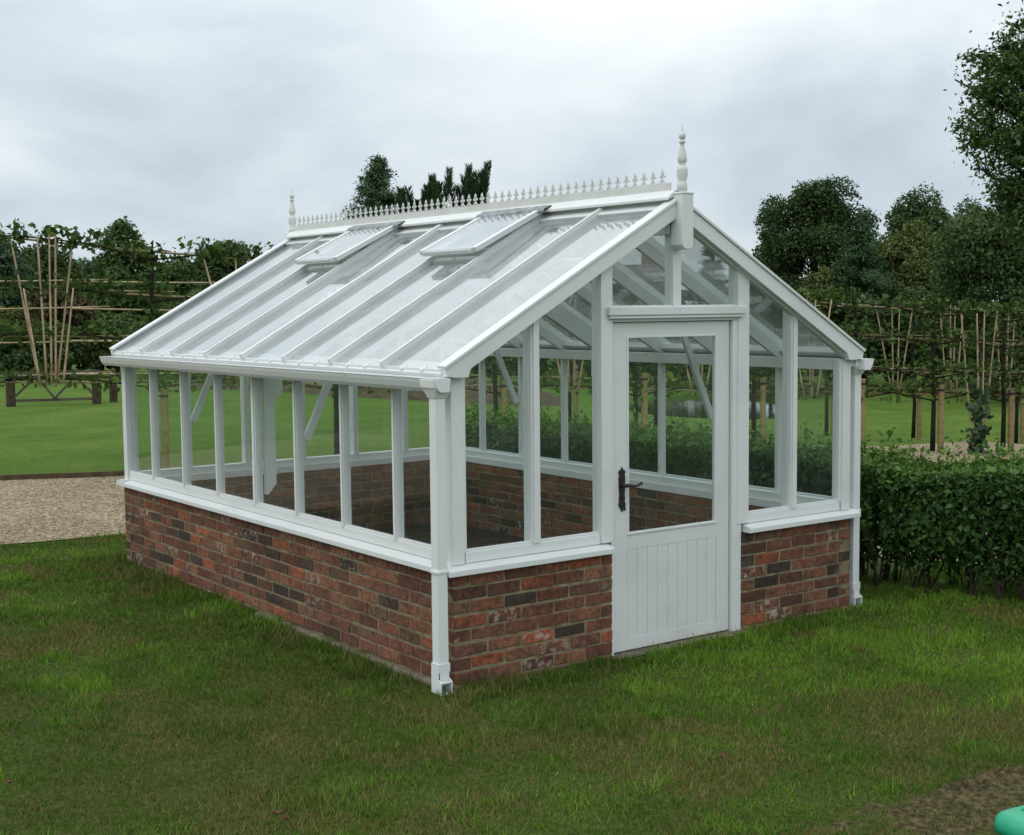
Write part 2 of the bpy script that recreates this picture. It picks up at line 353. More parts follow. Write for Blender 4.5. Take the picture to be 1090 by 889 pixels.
# ------------------------------------------------------------------ ground
W, LEN = 3.15, 4.79
XC = W/2
def grid(xs, ys, zf, lift=0, keep=None):
    X, Y = np.meshgrid(xs, ys); Z = zf(X, Y)+lift
    return X, Y, Z
def near_worn(x, y):
    """1 on the worn lawn in front of the gravel, 0 elsewhere"""
    return (1-ss(6.0, 6.6, y))*(1-ss(4.4, 5.0, x))*ss(-30, -20, x)
def ground_mesh():
    def axis(lo, hi, c0, c1):
        a = list(np.arange(c0, c1+.01, .5)); s = .5; p = c1
        while p < hi: s *= 1.25; p += s; a.append(min(p, hi))
        s = .5; p = c0; b = []
        while p > lo: s *= 1.25; p -= s; b.append(max(p, lo))
        return np.array(b[::-1]+a)
    xs = axis(-700, 900, -8, 60); ys = axis(-500, 900, -8, 62)
    X, Y = np.meshgrid(xs, ys); Z = H(X, Y)
    nx, ny = len(xs), len(ys); mb = MB()
    mb.v = list(zip(X.ravel(), Y.ravel(), Z.ravel()))
    for j in range(ny-1):
        for i in range(nx-1):
            a = j*nx+i; mb.f.append([a, a+1, a+nx+1, a+nx]); mb.m.append(0)
            mb.c.append(None)
    o = mb.build('lawn', 'lawn_grass', smooth=True)
    me = o.data
    ca = me.color_attributes.new('Col', 'FLOAT_COLOR', 'POINT')
    co = np.empty(len(me.vertices)*3); me.vertices.foreach_get('co', co); co = co.reshape(-1, 3)
    wv = near_worn(co[:, 0], co[:, 1]); arr = np.stack([wv, wv, wv, np.ones_like(wv)], 1); ca.data.foreach_set('color', arr.ravel())
    tag(o, 'mown green lawn around the greenhouse and beyond the gravel', 'lawn', kind='structure')
ground_mesh()

def inside(poly, x, y):
    x = np.asarray(x); y = np.asarray(y); r = np.zeros(x.shape, bool); n = len(poly)
    for i in range(n):
        x0, y0 = poly[i]; x1, y1 = poly[(i+1) % n]
        if y0 == y1: continue
        c = ((y0 > y) != (y1 > y)) & (x < (x1-x0)*(y-y0)/(y1-y0)+x0); r ^= c
    return r
PATH = [(-22, 7.2), (-8, 6.65), (-.6, 6.15), (.45, 6.0), (2.5, 6.25), (4.6, 6.9), (4.75, 5.5), (4.72, 3), (4.8, 1), (5.2, -.4), (6.3, -2.2), (9, -5.5), (30, -20), (46, -8),
        (30, 4.2), (22.5, 8.6), (19.5, 10.8), (17.3, 9.9), (14, 8.3), (10.5, 8.2), (6, 9.3), (1.9, 10.3), (.68, 10.82), (-4, 12.6), (-22, 19)]
def path_mesh():
    bm = bmesh.new()
    pts = []
    n = len(PATH)
    for i in range(n):
        a = Vector(PATH[i]); b = Vector(PATH[(i+1) % n]); k = max(1, int((b-a).length/.35))
        for j in range(k):
            p = a.lerp(b, j/k); e = .17*(fbm(p.x*2.1, p.y*2.1)-.5)*2
            pts.append((p.x+e, p.y+e*.7))
    vs = [bm.verts.new((x, y, 0)) for x, y in pts]
    f = bm.faces.new(vs); bmesh.ops.triangulate(bm, faces=[f])
    for it in range(3):
        ed = [e for e in bm.edges if e.calc_length() > 1.2]
        if ed: bmesh.ops.subdivide_edges(bm, edges=ed, cuts=1, use_grid_fill=False); bmesh.ops.triangulate(bm, faces=bm.faces)
    for v in bm.verts: v.co.z = H(v.co.x, v.co.y)+.010
    bmesh.ops.recalc_face_normals(bm, faces=bm.faces)
    me = bpy.data.meshes.new('gravel_path'); bm.to_mesh(me); bm.free(); me.materials.append(MATS['gravel'])
    if me.polygons[0].normal.z < 0: me.flip_normals()
    o = bpy.data.objects.new('gravel_path', me); COL.objects.link(o)
    tag(o, 'buff gravel path curving behind the greenhouse', 'path', kind='structure')
path_mesh()

# pond
mb = MB(); cx, cy, ux, uy, a_, b_ = POND; ring = []
for k in range(64):
    t = 2*math.pi*k/64; ww = .06*math.sin(3*t)+.05*math.sin(5*t+1); rr = (1.02-ww)
    ring.append((cx+ux*a_*rr*math.cos(t)-uy*b_*rr*math.sin(t), cy+uy*a_*rr*math.cos(t)+ux*b_*rr*math.sin(t), -1.16))
mb.add(ring, [tuple(range(64))])
tag(mb.build('pond', 'pond_water'), 'still garden pond reflecting the sky, seen through the greenhouse door', 'pond', kind='structure')

# earth bed beyond the lawn, with rocks
bc = at(428, 40); mb = MB(); nr, na = 10, 40; vs = [(bc[0], bc[1], bc[2]+.75)]
for i in range(1, nr+1):
    for k in range(na):
        t = 2*math.pi*k/na; q = i/nr; rr = q*(1+.15*math.sin(3*t))
        x = bc[0]+6.5*rr*math.cos(t); y = bc[1]+4.2*rr*math.sin(t)
        vs.append((x, y, H(x, y)-.05+.8*(1-q*q)+.16*(fbm(x*1.3, y*1.3)-.5)))
fs = [(0, 1+k, 1+(k+1) % na) for k in range(na)]
for i in range(nr-1):
    for k in range(na): fs.append((1+i*na+k, 1+(i+1)*na+k, 1+(i+1)*na+(k+1) % na, 1+i*na+(k+1) % na))
mb.add(vs, fs); tag(mb.build('flower_bed', 'bed_soil', smooth=True), 'dark bare earth bed beyond the lawn', 'bed', kind='structure')
for k, (px, d, s, lb) in enumerate([(392, 38.2, .55, 'pale rounded rock on the earth bed, left one'), (407, 37.6, .8, 'large pale rock on the earth bed, right of its neighbour'), (470, 38.4, .6, 'pale rock on the earth bed beside the hedge top')]):
    p = at(px, d); bm = bmesh.new(); bmesh.ops.create_icosphere(bm, subdivisions=3, radius=1)
    g = random.Random(k)
    for v in bm.verts:
        n = 1+.35*(fbm(v.co.x*1.5+k*7, v.co.y*1.5+v.co.z)-.5)*2; v.co = Vector((v.co.x*s*1.3*n, v.co.y*s*n, v.co.z*s*.6*n+.25*s))
    me = bpy.data.meshes.new('rock'); bm.to_mesh(me); bm.free(); me.materials.append(MATS['stone_rock'])
    o = bpy.data.objects.new('rock', me); COL.objects.link(o); o.location = (p[0], p[1], p[2]+.45); tag(o, lb, 'rock')

# timber edging along the far side of the gravel on the left
mb = MB(); ed = [(-22, 19), (-4, 12.6), (.68, 10.82), (1.9, 10.3), (6, 9.3)]
for a, b in zip(ed, ed[1:]): mb.bar((a[0], a[1], H(*a)+.02), (b[0], b[1], H(*b)+.02), .04, .10)
tag(mb.build('timber_edging', 'edging_wood', loc=(0, 10.9, 0)), 'low brown timber board edging the far side of the gravel', 'edging')

# earth floor inside
mb = MB(); mb.box(.10, W-.10, .10, LEN-.10, -.2, .02)
tag(mb.build('earth_floor', 'soil'), 'dark bare earth floor inside the greenhouse', 'floor', kind='structure')

# ================================================================== GREENHOUSE
GH = thing('greenhouse', (XC, LEN/2, 0), 'white painted timber greenhouse with glazed roof on low red brick walls', 'greenhouse')
HS, HE = .66, 1.713
dx = XC+.065; TH = math.atan2(2.641-HE, dx); SL = dx/math.cos(TH); CT, ST = math.cos(TH), math.sin(TH)
def rp(side, s, y, o=0):
    x = -.065+s*CT-o*ST; z = HE+s*ST+o*CT
    return (x if side < 0 else W-x, y, z)
def roof_z(x, o=0):
    """height of the roof plane (offset o) above wall position x"""
    u = min(x, W-x)+.065
    return HE+u*math.tan(TH)+o/CT

BR = [(.195, .078, .047), (.225, .098, .056), (.165, .070, .046), (.265, .120, .068), (.130, .062, .043), (.060, .043, .033), (.078, .050, .036), (.18, .105, .060), (.32, .105, .052)]
def brick_col():
    c = rnd.choices(BR, [3.2, 3.4, 2.6, 2, 1.8, 1.0, 1.2, 1.4, 1.2])[0]; k = rnd.uniform(.8, 1.15)
    return (c[0]*k, c[1]*k, c[2]*k, rnd.uniform(.5, .9) if rnd.random() < .07 else (.10 if rnd.random() < .3 else 0))
def brick_wall(label, x0, y0, ax, length, own, inset0, inset1, ch=.075):
    """wall of stretcher bond along x or y; own: which courses run to the corner"""
    mb = MB(); T = .1025
    for c in range(10):
        z = .61-ch*(c+1)+.013; a = 0 if (c % 2 == own) else inset0; b = length if (c % 2 == own) else length-inset1
        p = a; first = True
        while p < b-.02:
            ln = .212 if not (first and c % 2 != own and inset0 == 0) else .1025
            first = False
            e = min(p+ln, b)
            if b-e < .03: e = b
            q = rnd.uniform(0, .0035); t = rnd.uniform(-.003, .003)
            if ax == 'y': mb.box(x0-.002-q, x0+T+.002+q, y0+p, y0+e, z, z+.062+rnd.uniform(-.003, .003), 0, brick_col(), .0028)
            else: mb.box(x0+p, x0+e, y0-.002-q, y0+T+.002+q, z, z+.062+rnd.uniform(-.003, .003), 0, brick_col(), .0028)
            p = e+.013+t
    g = .0012
    if ax == 'y': mb.box(x0+g, x0+T-g, y0+g, y0+length-g, -.145, .608, 1)
    else: mb.box(x0+max(inset0-.01, g), x0+length-max(inset1-.01, g), y0+g, y0+T-g, -.145, .608, 1)
    o = mb.build('dwarf_wall', ['brick', 'mortar'], GH, bevel=.0035)
    o.modifiers['edge'].segments = 1
    return tag(o, label)
D0, D1 = 1.092, 2.142                      # brick openings at the door
brick_wall('left brick wall under the long glazed side', 0, 0, 'y', LEN, 0, .1125, .1125)
brick_wall('right brick wall beside the hedge', W-.1025, 0, 'y', LEN, 0, .1125, .1125)
brick_wall('brick wall left of the door', 0, 0, 'x', D0, 1, .1125, 0)
brick_wall('brick wall right of the door', D1, 0, 'x', W-D1, 1, 0, .1125)
brick_wall('rear brick wall', 0, LEN-.1025, 'x', W, 1, .1125, .1125)

mb = MB(); mb.box(-.065, -.004, .02, 2.3, -.1, .022, jit=.006); tag(mb.build('concrete_footing', 'concrete', GH, bevel=.01), 'strip of rough concrete at the foot of the left wall')
mb = MB(); mb.box(D0-.02, D1+.02, -.075, .10, -.1, .004); mb.build('door_step', 'concrete', GH, bevel=.012)

# sills
def sill(ax, a, b, at_, sgn):
    prof = [(-.05, .612), (.112, .612), (.112, .668), (.03, .664), (-.046, .648), (-.05, .640)]   # (outwards negative, z)
    mb = MB()
    if ax == 'x': mb.prism(prof, lambda p, q, t: (t, at_+sgn*p, q), a, b)
    else: mb.prism(prof, lambda p, q, t: (at_+sgn*p, t, q), a, b)
    mb.build('sill', 'white_paint', GH, bevel=.003)
sill('x', -.05, D0-.02, 0, 1); sill('x', D1+.02, W+.05, 0, 1); sill('x', -.05, W+.05, LEN, -1)
sill('y', .112, LEN-.112, 0, 1); sill('y', .142, LEN-.112, W, -1)

# bottom rails on the sills
def part(name, mat='white_paint', bevel=.003, parent=None, smooth=False, **kw):
    return lambda mb: mb.build(name, mat, parent or GH, smooth=smooth, bevel=bevel)
def boxpart(name, *b, mat='white_paint', bevel=.003, parent=None):
    mb = MB(); mb.box(*b); return mb.build(name, mat, parent or GH, bevel=bevel)
Z0 = .668; ZG = .722; ZT = 1.585
boxpart('bottom_rail', .012, .085, .09, LEN-.09, Z0-.004, ZG); boxpart('bottom_rail', W-.085, W-.012, .09, LEN-.09, Z0-.004, ZG)
boxpart('bottom_rail', .09, 1.018, .012, .085, Z0-.004, ZG); boxpart('bottom_rail', 2.204, W-.09, .012, .085, Z0-.004, ZG)
boxpart('bottom_rail', .09, W-.09, LEN-.085, LEN-.012, Z0-.004, ZG)
# corner posts
for x0, x1 in ((.002, .078), (W-.078, W-.002)):
    for y0, y1 in ((.002, .078), (LEN-.078, LEN-.002)):
        boxpart('corner_post', x0, x1, y0, y1, Z0-.006, 1.655)
# fascia above the corner on the gable (widens the corner like the photo)
for x0, x1 in ((.078, .10), (W-.10, W-.078)):
    for y0, y1 in ((.014, .07), (LEN-.07, LEN-.014)):
        boxpart('corner_bead', x0, x1, y0, y1, ZG, 1.66, bevel=.002)
# wall plates under the eaves
for xa, xb in ((.008, .09), (W-.09, W-.008)):
    boxpart('wall_plate', xa, xb, .082, LEN-.082, ZT, 1.660)
for side in (-1, 1):      # fascia board behind the gutter
    mb = MB(); x = (-.046, -.022) if side < 0 else (W+.022, W+.046)
    mb.box(x[0], x[1], -.02, LEN+.02, 1.60, 1.70); mb.build('fascia', 'white_paint', GH, bevel=.003)
    mb = MB(); x = (-.022, .008) if side < 0 else (W-.008, W+.022)
    mb.box(x[0], x[1], .004, LEN-.004, 1.605, 1.645); mb.build('soffit', 'white_paint', GH, bevel=.002)

BAY = LEN/8
# side mullions with outer beads, side panes
for side in (-1, 1):
    sx_ = (lambda x: x) if side < 0 else (lambda x: W-x)
    for i in range(1, 8):
        y = LEN-i*BAY; wd = .0165 if i != 4 else .024
        mb = MB(); a, b = sorted((sx_(.014), sx_(.062))); mb.box(a, b, y-wd, y+wd, ZG-.003, ZT)
        a, b = sorted((sx_(.004), sx_(.014))); mb.box(a, b, y-wd*.62, y+wd*.62, ZG-.004, ZT)
        mb.build('mullion', 'white_paint', GH, bevel=.002)
    for i in range(8):
        y1 = LEN-i*BAY-(.018 if i != 4 else .026); y0 = LEN-(i+1)*BAY+(.018 if i != 3 else .026)
        if i == 0: y1 = LEN-.08
        if i == 7: y0 = .08
        a, b = sorted((sx_(.036), sx_(.040)))
        boxpart('glass_pane', a, b, y0+.002, y1-.002, ZG+.001, ZT-.001, mat='pane_glass', bevel=0)
        # glazing bead round the pane
        mb = MB(); a, b = sorted((sx_(.018), sx_(.034)))
        mb.box(a, b, y0, y1, ZG, ZG+.014); mb.build('glazing_bead', 'white_paint', GH, bevel=.002)

# gables: polygons in x-z following the verge
def gable_post(name, x0, x1, yf, sgn, z0, z1=None, d=.075, inset=.010):
    """post with its head cut along the roof slope"""
    f = lambda a, b, t: (a, yf+sgn*t, b)
    top = [(x0, roof_z(x0, -.08)), (x1, roof_z(x1, -.08))] if z1 is None else [(x0, z1), (x1, z1)]
    if z1 is None and x0 < XC < x1: top = [(x0, roof_z(x0, -.08)), (XC, roof_z(XC, -.08)), (x1, roof_z(x1, -.08))]
    mb = MB(); mb.prism([(x1, z0), (x0, z0)]+top, f, inset, inset+d)
    return mb.build(name, 'white_paint', GH, bevel=.002)
def gable_pane(x0, x1, yf, sgn, z0, o=-.085):
    f = lambda a, b, t: (a, yf+sgn*t, b)
    mb = MB(); mb.prism([(x1, z0), (x0, z0), (x0, roof_z(x0, o)), (x1, roof_z(x1, o))], f, .042, .046)
    mb.build('glass_pane', 'pane_glass', GH)
ML, MR, PL, PR = (.530, .590), (2.586, 2.646), (1.020, 1.104), (2.104, 2.200)
KX = (1.578, 1.642)
for x0, x1 in (ML, MR):
    gable_post('gable_mullion', x0, x1, 0, 1, ZG-.003)
    xm = (x0+x1)/2; f = lambda a, b, t: (a, t, b)
    mb = MB(); mb.prism([(xm+.018, ZG), (xm-.018, ZG), (xm-.018, roof_z(xm-.018, -.10)), (xm+.018, roof_z(xm+.018, -.10))], f, .0, .010); mb.build('glazing_bead', 'white_paint', GH, bevel=.002)
for x0, x1 in (PL, PR): gable_post('door_post', x0, x1, 0, 1, .669, d=.085, inset=.0)
HB, HT = 1.925, 2.005
boxpart('door_head', PL[1], PR[0], .004, .082, HB, HT)
boxpart('drip_moulding', PL[0]+.040, PR[0]+.045, -.030, -.002, 1.962, 2.012, bevel=.005)
boxpart('drip_moulding', PL[0]+.052, PR[0]+.034, -.022, -.001, 1.944, 1.961, bevel=.003)
gable_post('king_post', KX[0], KX[1], 0, 1, HT)
for x0, x1, z0 in ((.10, ML[0], ZG), (ML[1], PL[0], ZG), (PR[1], MR[0], ZG), (MR[1], W-.10, ZG), (PL[1], KX[0], HT), (KX[1], PR[0], HT)):
    gable_pane(x0+.001, x1-.001, 0, 1, z0+.001)
    mb = MB(); mb.box(x0, x1, .022, .040, z0, z0+.014); mb.build('glazing_bead', 'white_paint', GH, bevel=.002)
# rear gable
RM = [.53, 1.05, 1.575, 2.10, 2.62]
for x in RM: gable_post('gable_mullion', x-.024, x+.024, LEN, -1, ZG-.003)
ex = [.10]+RM+[W-.10]
for k in range(6):
    gable_pane(ex[k]+(.025 if k else .001), ex[k+1]-(.025 if k < 5 else .001), LEN, -1, ZG+.001)

# door (in its frame, hung on the right)
for x0, x1 in ((D0, PL[1]+.006), (2.062, D1)): boxpart('door_frame', x0+.001, x1, .006, .080, -.01, .667 if x0 < 1.5 else HB-.001)
DOOR = GH
LY = (.028, .066); DX0, DX1 = PL[1]+.013, 2.055; GX0, GX1, GZ0, GZ1 = 1.232, 1.950, .690, 1.845
mb = MB()
mb.box(DX0, GX0, *LY, .012, HB-.004); mb.box(GX1, DX1, *LY, .012, HB-.004)
mb.box(GX0, GX1, LY[0]+.0005, LY[1], GZ1, HB-.004)
mb.box(GX0, GX1, LY[0]+.0005, LY[1], .605, GZ0)
mb.box(GX0, GX1, LY[0]+.0005, LY[1], .012, .085)
# boarded lower panel with vee joints
nb = 9; bw = (GX1-GX0)/nb
for k in range(nb):
    a, b = GX0+k*bw, GX0+(k+1)*bw; v = .0035
    prof = [(a, LY[0]+.0085), (a+v, LY[0]+.002), (b-v, LY[0]+.002), (b, LY[0]+.0085), (b, LY[1]-.008), (a, LY[1]-.008)]
    mb.prism(prof, lambda p, q, t: (p, q, t), .085, .605)
door = mb.build('door', 'door_paint', GH, bevel=.0015)
mb = MB(); mb.box(GX0, GX1, .045, .049, GZ0, GZ1); mb.build('glass_pane', 'pane_glass', door)
mb = MB(); mb.box(GX0, GX1, LY[0]-.006, LY[0]+.016, GZ0, GZ0+.016); mb.box(GX0, GX0+.014, LY[0]-.004, LY[0]+.016, GZ0+.016, GZ1); mb.box(GX1-.014, GX1, LY[0]-.004, LY[0]+.016, GZ0+.016, GZ1); mb.box(GX0+.014, GX1-.014, LY[0]-.004, LY[0]+.016, GZ1-.014, GZ1)
mb.build('glazing_bead', 'white_paint', door, bevel=.003)
for b in ((PL[1]+.0065, DX0+.003, .050, .060, .014, HB-.003), (DX1-.003, 2.0635, .050, .060, .014, HB-.003), (DX0+.003, DX1-.003, .050, .060, HB-.006, HB-.001)): boxpart('door_gap_shade', *b, mat='rubber_and_gap_shade', bevel=0, parent=door)  # dark strips painting in the shade of the gap round the door
# wrought iron lever handle on a shaped plate
hx, yf = 1.190, LY[0]
mb = MB()
pl_ = [(0, .145), (.008, .128), (.022, .122), (.026, .108), (.018, .096), (.024, .086), (.022, .02), (.019, -.02), (.023, -.045), (.018, -.056), (.026, -.068), (.024, -.085), (.012, -.096), (.006, -.112), (0, -.118)]
out_ = pl_+[(-x, z) for x, z in pl_[1:-1]][::-1]
mb.prism([(hx+x, .95+z) for x, z in out_], lambda a, b, t: (a, t, b), yf-.007, yf-.0005)
for zz in (.115, .075, -.035, -.082): mb.tube([(hx, yf-.006, .95+zz), (hx, yf-.013, .95+zz)], [.007, .005], 8)
hp = mb.build('door_handle', 'black_iron', door, bevel=.001)
mb = MB(); mb.tube([(hx, yf-.005, .987), (hx, yf-.022, .987), (hx, yf-.045, .987)], [.018, .013, .011], 12)
mb.tube([(hx, yf-.042, .987), (hx+.02, yf-.047, .988), (hx+.05, yf-.048, .983), (hx+.078, yf-.047, .982), (hx+.10, yf-.044, .988), (hx+.116, yf-.042, .993), (hx+.124, yf-.041, .990)], [.011, .010, .0085, .0075, .0085, .010, .005], 10)
mb.build('lever', 'black_iron', hp, smooth=True)
mb = MB(); mb.prism([(hx+.016, .875), (hx+.022, .86), (hx+.024, .84), (hx+.018, .835), (hx+.012, .85)], lambda a, b, t: (a, t, b), yf-.010, yf-.004); mb.build('keyhole_cover', 'black_iron', hp, bevel=.001)

# inner truss at mid length, struts
for side in (-1, 1):
    sx_ = (lambda x: x) if side < 0 else (lambda x: W-x)
    y = LEN/2
    poly = [(.088, .78), (.115, .78), (.175, .84), (.175, 1.36), (.235, 1.42), (.235, 1.66), (.30, 1.80), (.30, roof_z(.30, -.06)), (.088, roof_z(.088, -.06))]
    poly = [(.088, .78), (.105, .78), (.165, .85), (.165, 1.40), (.225, 1.47), (.225, roof_z(.225, -.10)), (.088, roof_z(.088, -.10))]
    mb = MB(); mb.prism([(sx_(a), b) for a, b in poly], lambda a, b, t: (a, t, b), y-.017, y+.017); mb.build('truss_post', 'white_paint', GH, bevel=.002)
    for i in ((2, 5) if side < 0 else (2, 6)):
        y = LEN-i*BAY
        mb = MB(); a = (sx_(.09), y, 1.19); xb = .40; b = (sx_(xb), y, roof_z(xb, -.105))
        mb.bar(a, b, .030, .046, (1, 0, .3)); mb.build('strut', 'white_paint', GH, bevel=.002)

# rafters and roof panes
VENT = {2, 5}                                 # bay index (between rafter i and i+1) holding a roof vent
SV = 1.27
for side in (-1, 1):
    for i in range(1, 8):
        y = LEN-i*BAY
        h, wd, lo = (.085, .030, -.115) if i != 4 else (.15, .048, -.165)
        mb = MB()
        f = lambda a, b, t, y=y: rp(side, a, y+t, b)
        mb.prism([(.045, lo), (SL-.045, lo), (SL-.045, -.006), (.0, -.006), (.0, -.028)], f, -wd/2, wd/2)
        mb.prism([(.0, -.006), (SL-.06, -.006), (SL-.06, .010), (.0, .010)], f, -wd/2*.72, wd/2*.72)
        mb.build('rafter', 'white_paint', GH, bevel=.002)
    for i in range(8):
        y1 = LEN-i*BAY-.019; y0 = LEN-(i+1)*BAY+.019
        if i == 0: y1 = LEN-.005
        if i == 7: y0 = .005
        top = SV-.02 if i in VENT else SL-.10
        mb = MB(); f = lambda a, b, t: rp(side, a, t, b)
        mb.prism([(.02, -.034), (top, -.034), (top, -.030), (.02, -.030)], f, y0, y1); mb.build('roof_pane', 'roof_glass', GH)
    # eave rail under the lower pane edge, with little clips
    mb = MB(); f = lambda a, b, t: rp(side, a, t, b)
    mb.prism([(-.012, -.075), (.10, -.075), (.10, -.036), (-.012, -.036)], f, .003, LEN-.003); mb.build('eave_rail', 'white_paint', GH, bevel=.003)
    for i in range(8):
        for q in (.33, .67):
            y = LEN-(i+q)*BAY; mb = MB(); mb.prism([(-.008, -.035), (.035, -.029), (.035, -.024), (-.008, -.022)], f, y-.007, y+.007); mb.build('glass_clip', 'white_plastic', GH)
    # top rail beneath the ridge
    mb = MB(); mb.prism([(SL-.115, -.09), (SL-.03, -.09), (SL-.03, -.012), (SL-.115, -.012)], f, .003, LEN-.003); mb.build('top_rail', 'white_paint', GH, bevel=.003)

# verge boards with capping
for side in (-1, 1):
    for ya, yb in ((-.048, -.012), (LEN+.012, LEN+.048)):
        mb = MB(); f = lambda a, b, t: (a if side < 0 else W-a, t, b)
        za = HE-.016; u = lambda x, o: HE+(x+.065)*math.tan(TH)+o/CT
        k = KX[0]-.004
        mb.prism([(-.062, u(-.062, -.012)), (-.055, u(-.055, -.05)), (.006, 1.652), (.080, 1.652), (.080+.02, u(.10, -.094)), (XC, u(XC, -.094)), (XC, u(XC, -.012))], f, ya, yb)
        mb.build('verge_board', 'white_paint', GH, bevel=.003)
        mb = MB(); g = lambda a, b, t: rp(side, a, t, b)
        yc = (-.060, .022) if ya < 1 else (LEN-.022, LEN+.060)
        mb.prism([(-.004, -.011), (SL-.01, -.011), (SL-.01, .006), (-.004, .006)], g, *yc); mb.build('verge_cap', 'white_paint', GH, bevel=.003)
        mb = MB(); yc = (-.011, .03) if ya < 1 else (LEN-.03, LEN+.011)
        mb.prism([(.02, -.105), (SL-.02, -.105), (SL-.02, -.034), (.02, -.034)], g, *yc); mb.build('end_rafter', 'white_paint', GH, bevel=.002)
# ridge
boxpart('ridge_board', XC-.018, XC+.018, .02, LEN-.02, 2.43, 2.640)
ZR = 2.641
mb = MB(); mb.prism([(-.075, ZR-.018), (-.075, ZR-.002), (-.02, ZR+.042), (.02, ZR+.042), (.075, ZR-.002), (.075, ZR-.018), (0, ZR+.022)], lambda a, b, t: (XC+a, t, b), -.03, LEN+.03)
mb.build('ridge_cap', 'white_paint', GH, bevel=.002)
# cast cresting: plate, scallops and little crosses
mb = MB(); zb = ZR+.042; fy = lambda a, b, t: (XC+t, a, b)
mb.box(XC-.005, XC+.005, .03, LEN-.03, zb-.002, zb+.046)
ncr = 58; pit = (LEN-.12)/ncr
for k in range(ncr):
    y = .06+(k+.5)*pit; z = zb+.046; t0, t1 = -.0032, .0032
    mb.prism([(y-.0045, z-.002), (y+.0045, z-.002), (y+.004, z+.052), (y-.004, z+.052)], fy, t0, t1)
    for s in (-1, 1):       # scallop arms rising to the stem
        mb.prism([(y+s*pit*.5, z-.003), (y+s*pit*.5, z+.004), (y+s*pit*.3, z+.005), (y+s*.012, z+.020), (y+s*.003, z+.026), (y+s*.003, z+.017), (y+s*.012, z+.011), (y+s*pit*.28, z-.003)], fy, t0, t1)
        c = (y+s*.0175, z+.041); mb.prism([(c[0]-.016, c[1]-.003), (c[0], c[1]-.010), (c[0]+.010, c[1]), (c[0], c[1]+.010), (c[0]-.016, c[1]+.003)] if s > 0 else [(c[0]+.016, c[1]-.003), (c[0]+.016, c[1]+.003), (c[0], c[1]+.010), (c[0]-.010, c[1]), (c[0], c[1]-.010)], fy, t0, t1)
    c = (y, z+.060); mb.prism([(y-.003, z+.048), (y+.003, z+.048), (y+.012, z+.062), (y, z+.082), (y-.012, z+.062)], fy, t0, t1)
mb.build('ridge_cresting', 'cast_white', GH)
# king blocks and finials at both ends
FIN = [(.034, 0), (.034, .05), (.029, .055), (.029, .07), (.039, .10), (.036, .112), (.039, .125), (.032, .145), (.024, .152), (.019, .158), (.030, .175), (.033, .19), (.031, .205), (.024, .232), (.017, .255), (.013, .272), (.014, .279), (.024, .285), (.024, .290), (.012, .296), (.012, .302), (.020, .308), (.024, .321), (.020, .334), (.012, .342), (.006, .350), (.004, .372), (.001, .385)]
for y0, y1, yf_ in ((-.105, -.005, -.055), (LEN+.005, LEN+.105, LEN+.055)):
    mb = MB(); xk = XC+.012
    mb.prism([(xk-.043, 2.365), (xk-.027, 2.34), (xk+.027, 2.34), (xk+.043, 2.365), (xk+.043, 2.655), (xk-.043, 2.655)], lambda a, b, t: (a, t, b), y0, y1)
    mb.box(xk-.047, xk+.047, y0-.004, y1+.004, 2.655, 2.668)
    mb.build('king_block', 'white_paint', GH, bevel=.004)
    mb = MB(); mb.lathe([(r*.86, z) for r, z in FIN], (xk, yf_, 2.668), 20); mb.build('finial', 'cast_white', GH, smooth=True)

# roof vents
for side in (-1, 1):
    for i in sorted(VENT):
        y1 = LEN-i*BAY+.034; y0 = LEN-(i+1)*BAY-.034
        ang = .055; s1 = SL-.035; s0 = SV-.035; lng = s1-s0
        def vf(a, b, t):      # a: along from hinge downwards, b: above
            s = s1-a*math.cos(ang)+b*math.sin(ang)*0; o = .014+a*math.sin(ang)+b
            return rp(side, s, t, o)
        mb = MB(); fw = .044; hh = .034
        mb.prism([(0, 0), (lng, 0), (lng, hh), (0, hh)], vf, y0, y0+fw); mb.prism([(0, 0), (lng, 0), (lng, hh), (0, hh)], vf, y1-fw, y1)
        mb.prism([(0, 0), (fw, 0), (fw, hh), (0, hh)], vf, y0+fw, y1-fw); mb.prism([(lng-.05, -.004), (lng+.012, -.004), (lng+.012, .026), (lng-.05, .026)], vf, y0+fw, y1-fw)
        v = mb.build('roof_vent', 'white_paint', GH, bevel=.003)
        mb = MB(); mb.prism([(fw, .026), (lng+.004, .0275), (lng+.004, .0315), (fw, .030)], vf, y0+fw, y1-fw); mb.build('glass_pane', 'roof_glass', v)
        # crumpled lead flashing over the hinge
        mb = MB(); nn = 26; g = random.Random(i*5+side); vs = []; ya, yb = y0-.06, y1+.03
        for a in range(5):
            for k in range(nn+1):
                t = ya+(yb-ya)*k/nn; wv = (fbm(k*.5+i*9, a*.9+side, 2)-.5)
                if a == 0: q = rp(side, SL-.005, t, .022)
                else: q = vf(-.03+a*.028+wv*.022*(a == 4), hh+.006+.012*wv*a/2 - (.012 if a == 4 else 0), t)
                vs.append(q)
        fs = [(a*(nn+1)+k, a*(nn+1)+k+1, (a+1)*(nn+1)+k+1, (a+1)*(nn+1)+k) for a in range(4) for k in range(nn)]
        mb.add(vs, fs); fl = mb.build('lead_flashing', 'lead', v, smooth=True)
        sm = fl.modifiers.new('thick', 'SOLIDIFY'); sm.thickness = .004
        # kerb below the vent's foot and casement stay inside
        mb = MB(); mb.prism([(SV-.01, -.09), (SV+.035, -.09), (SV+.035, -.012), (SV-.01, -.012)], lambda a, b, t: rp(side, a, t, b), y0+.055, y1-.055); mb.build('vent_kerb', 'white_paint', GH, bevel=.002)
        mb = MB(); ym = (y0+y1)/2; mb.bar(vf(lng-.03, -.004, ym), rp(side, SV-.04, ym, -.33), .014, .008); mb.build('stay', 'white_plastic', v)

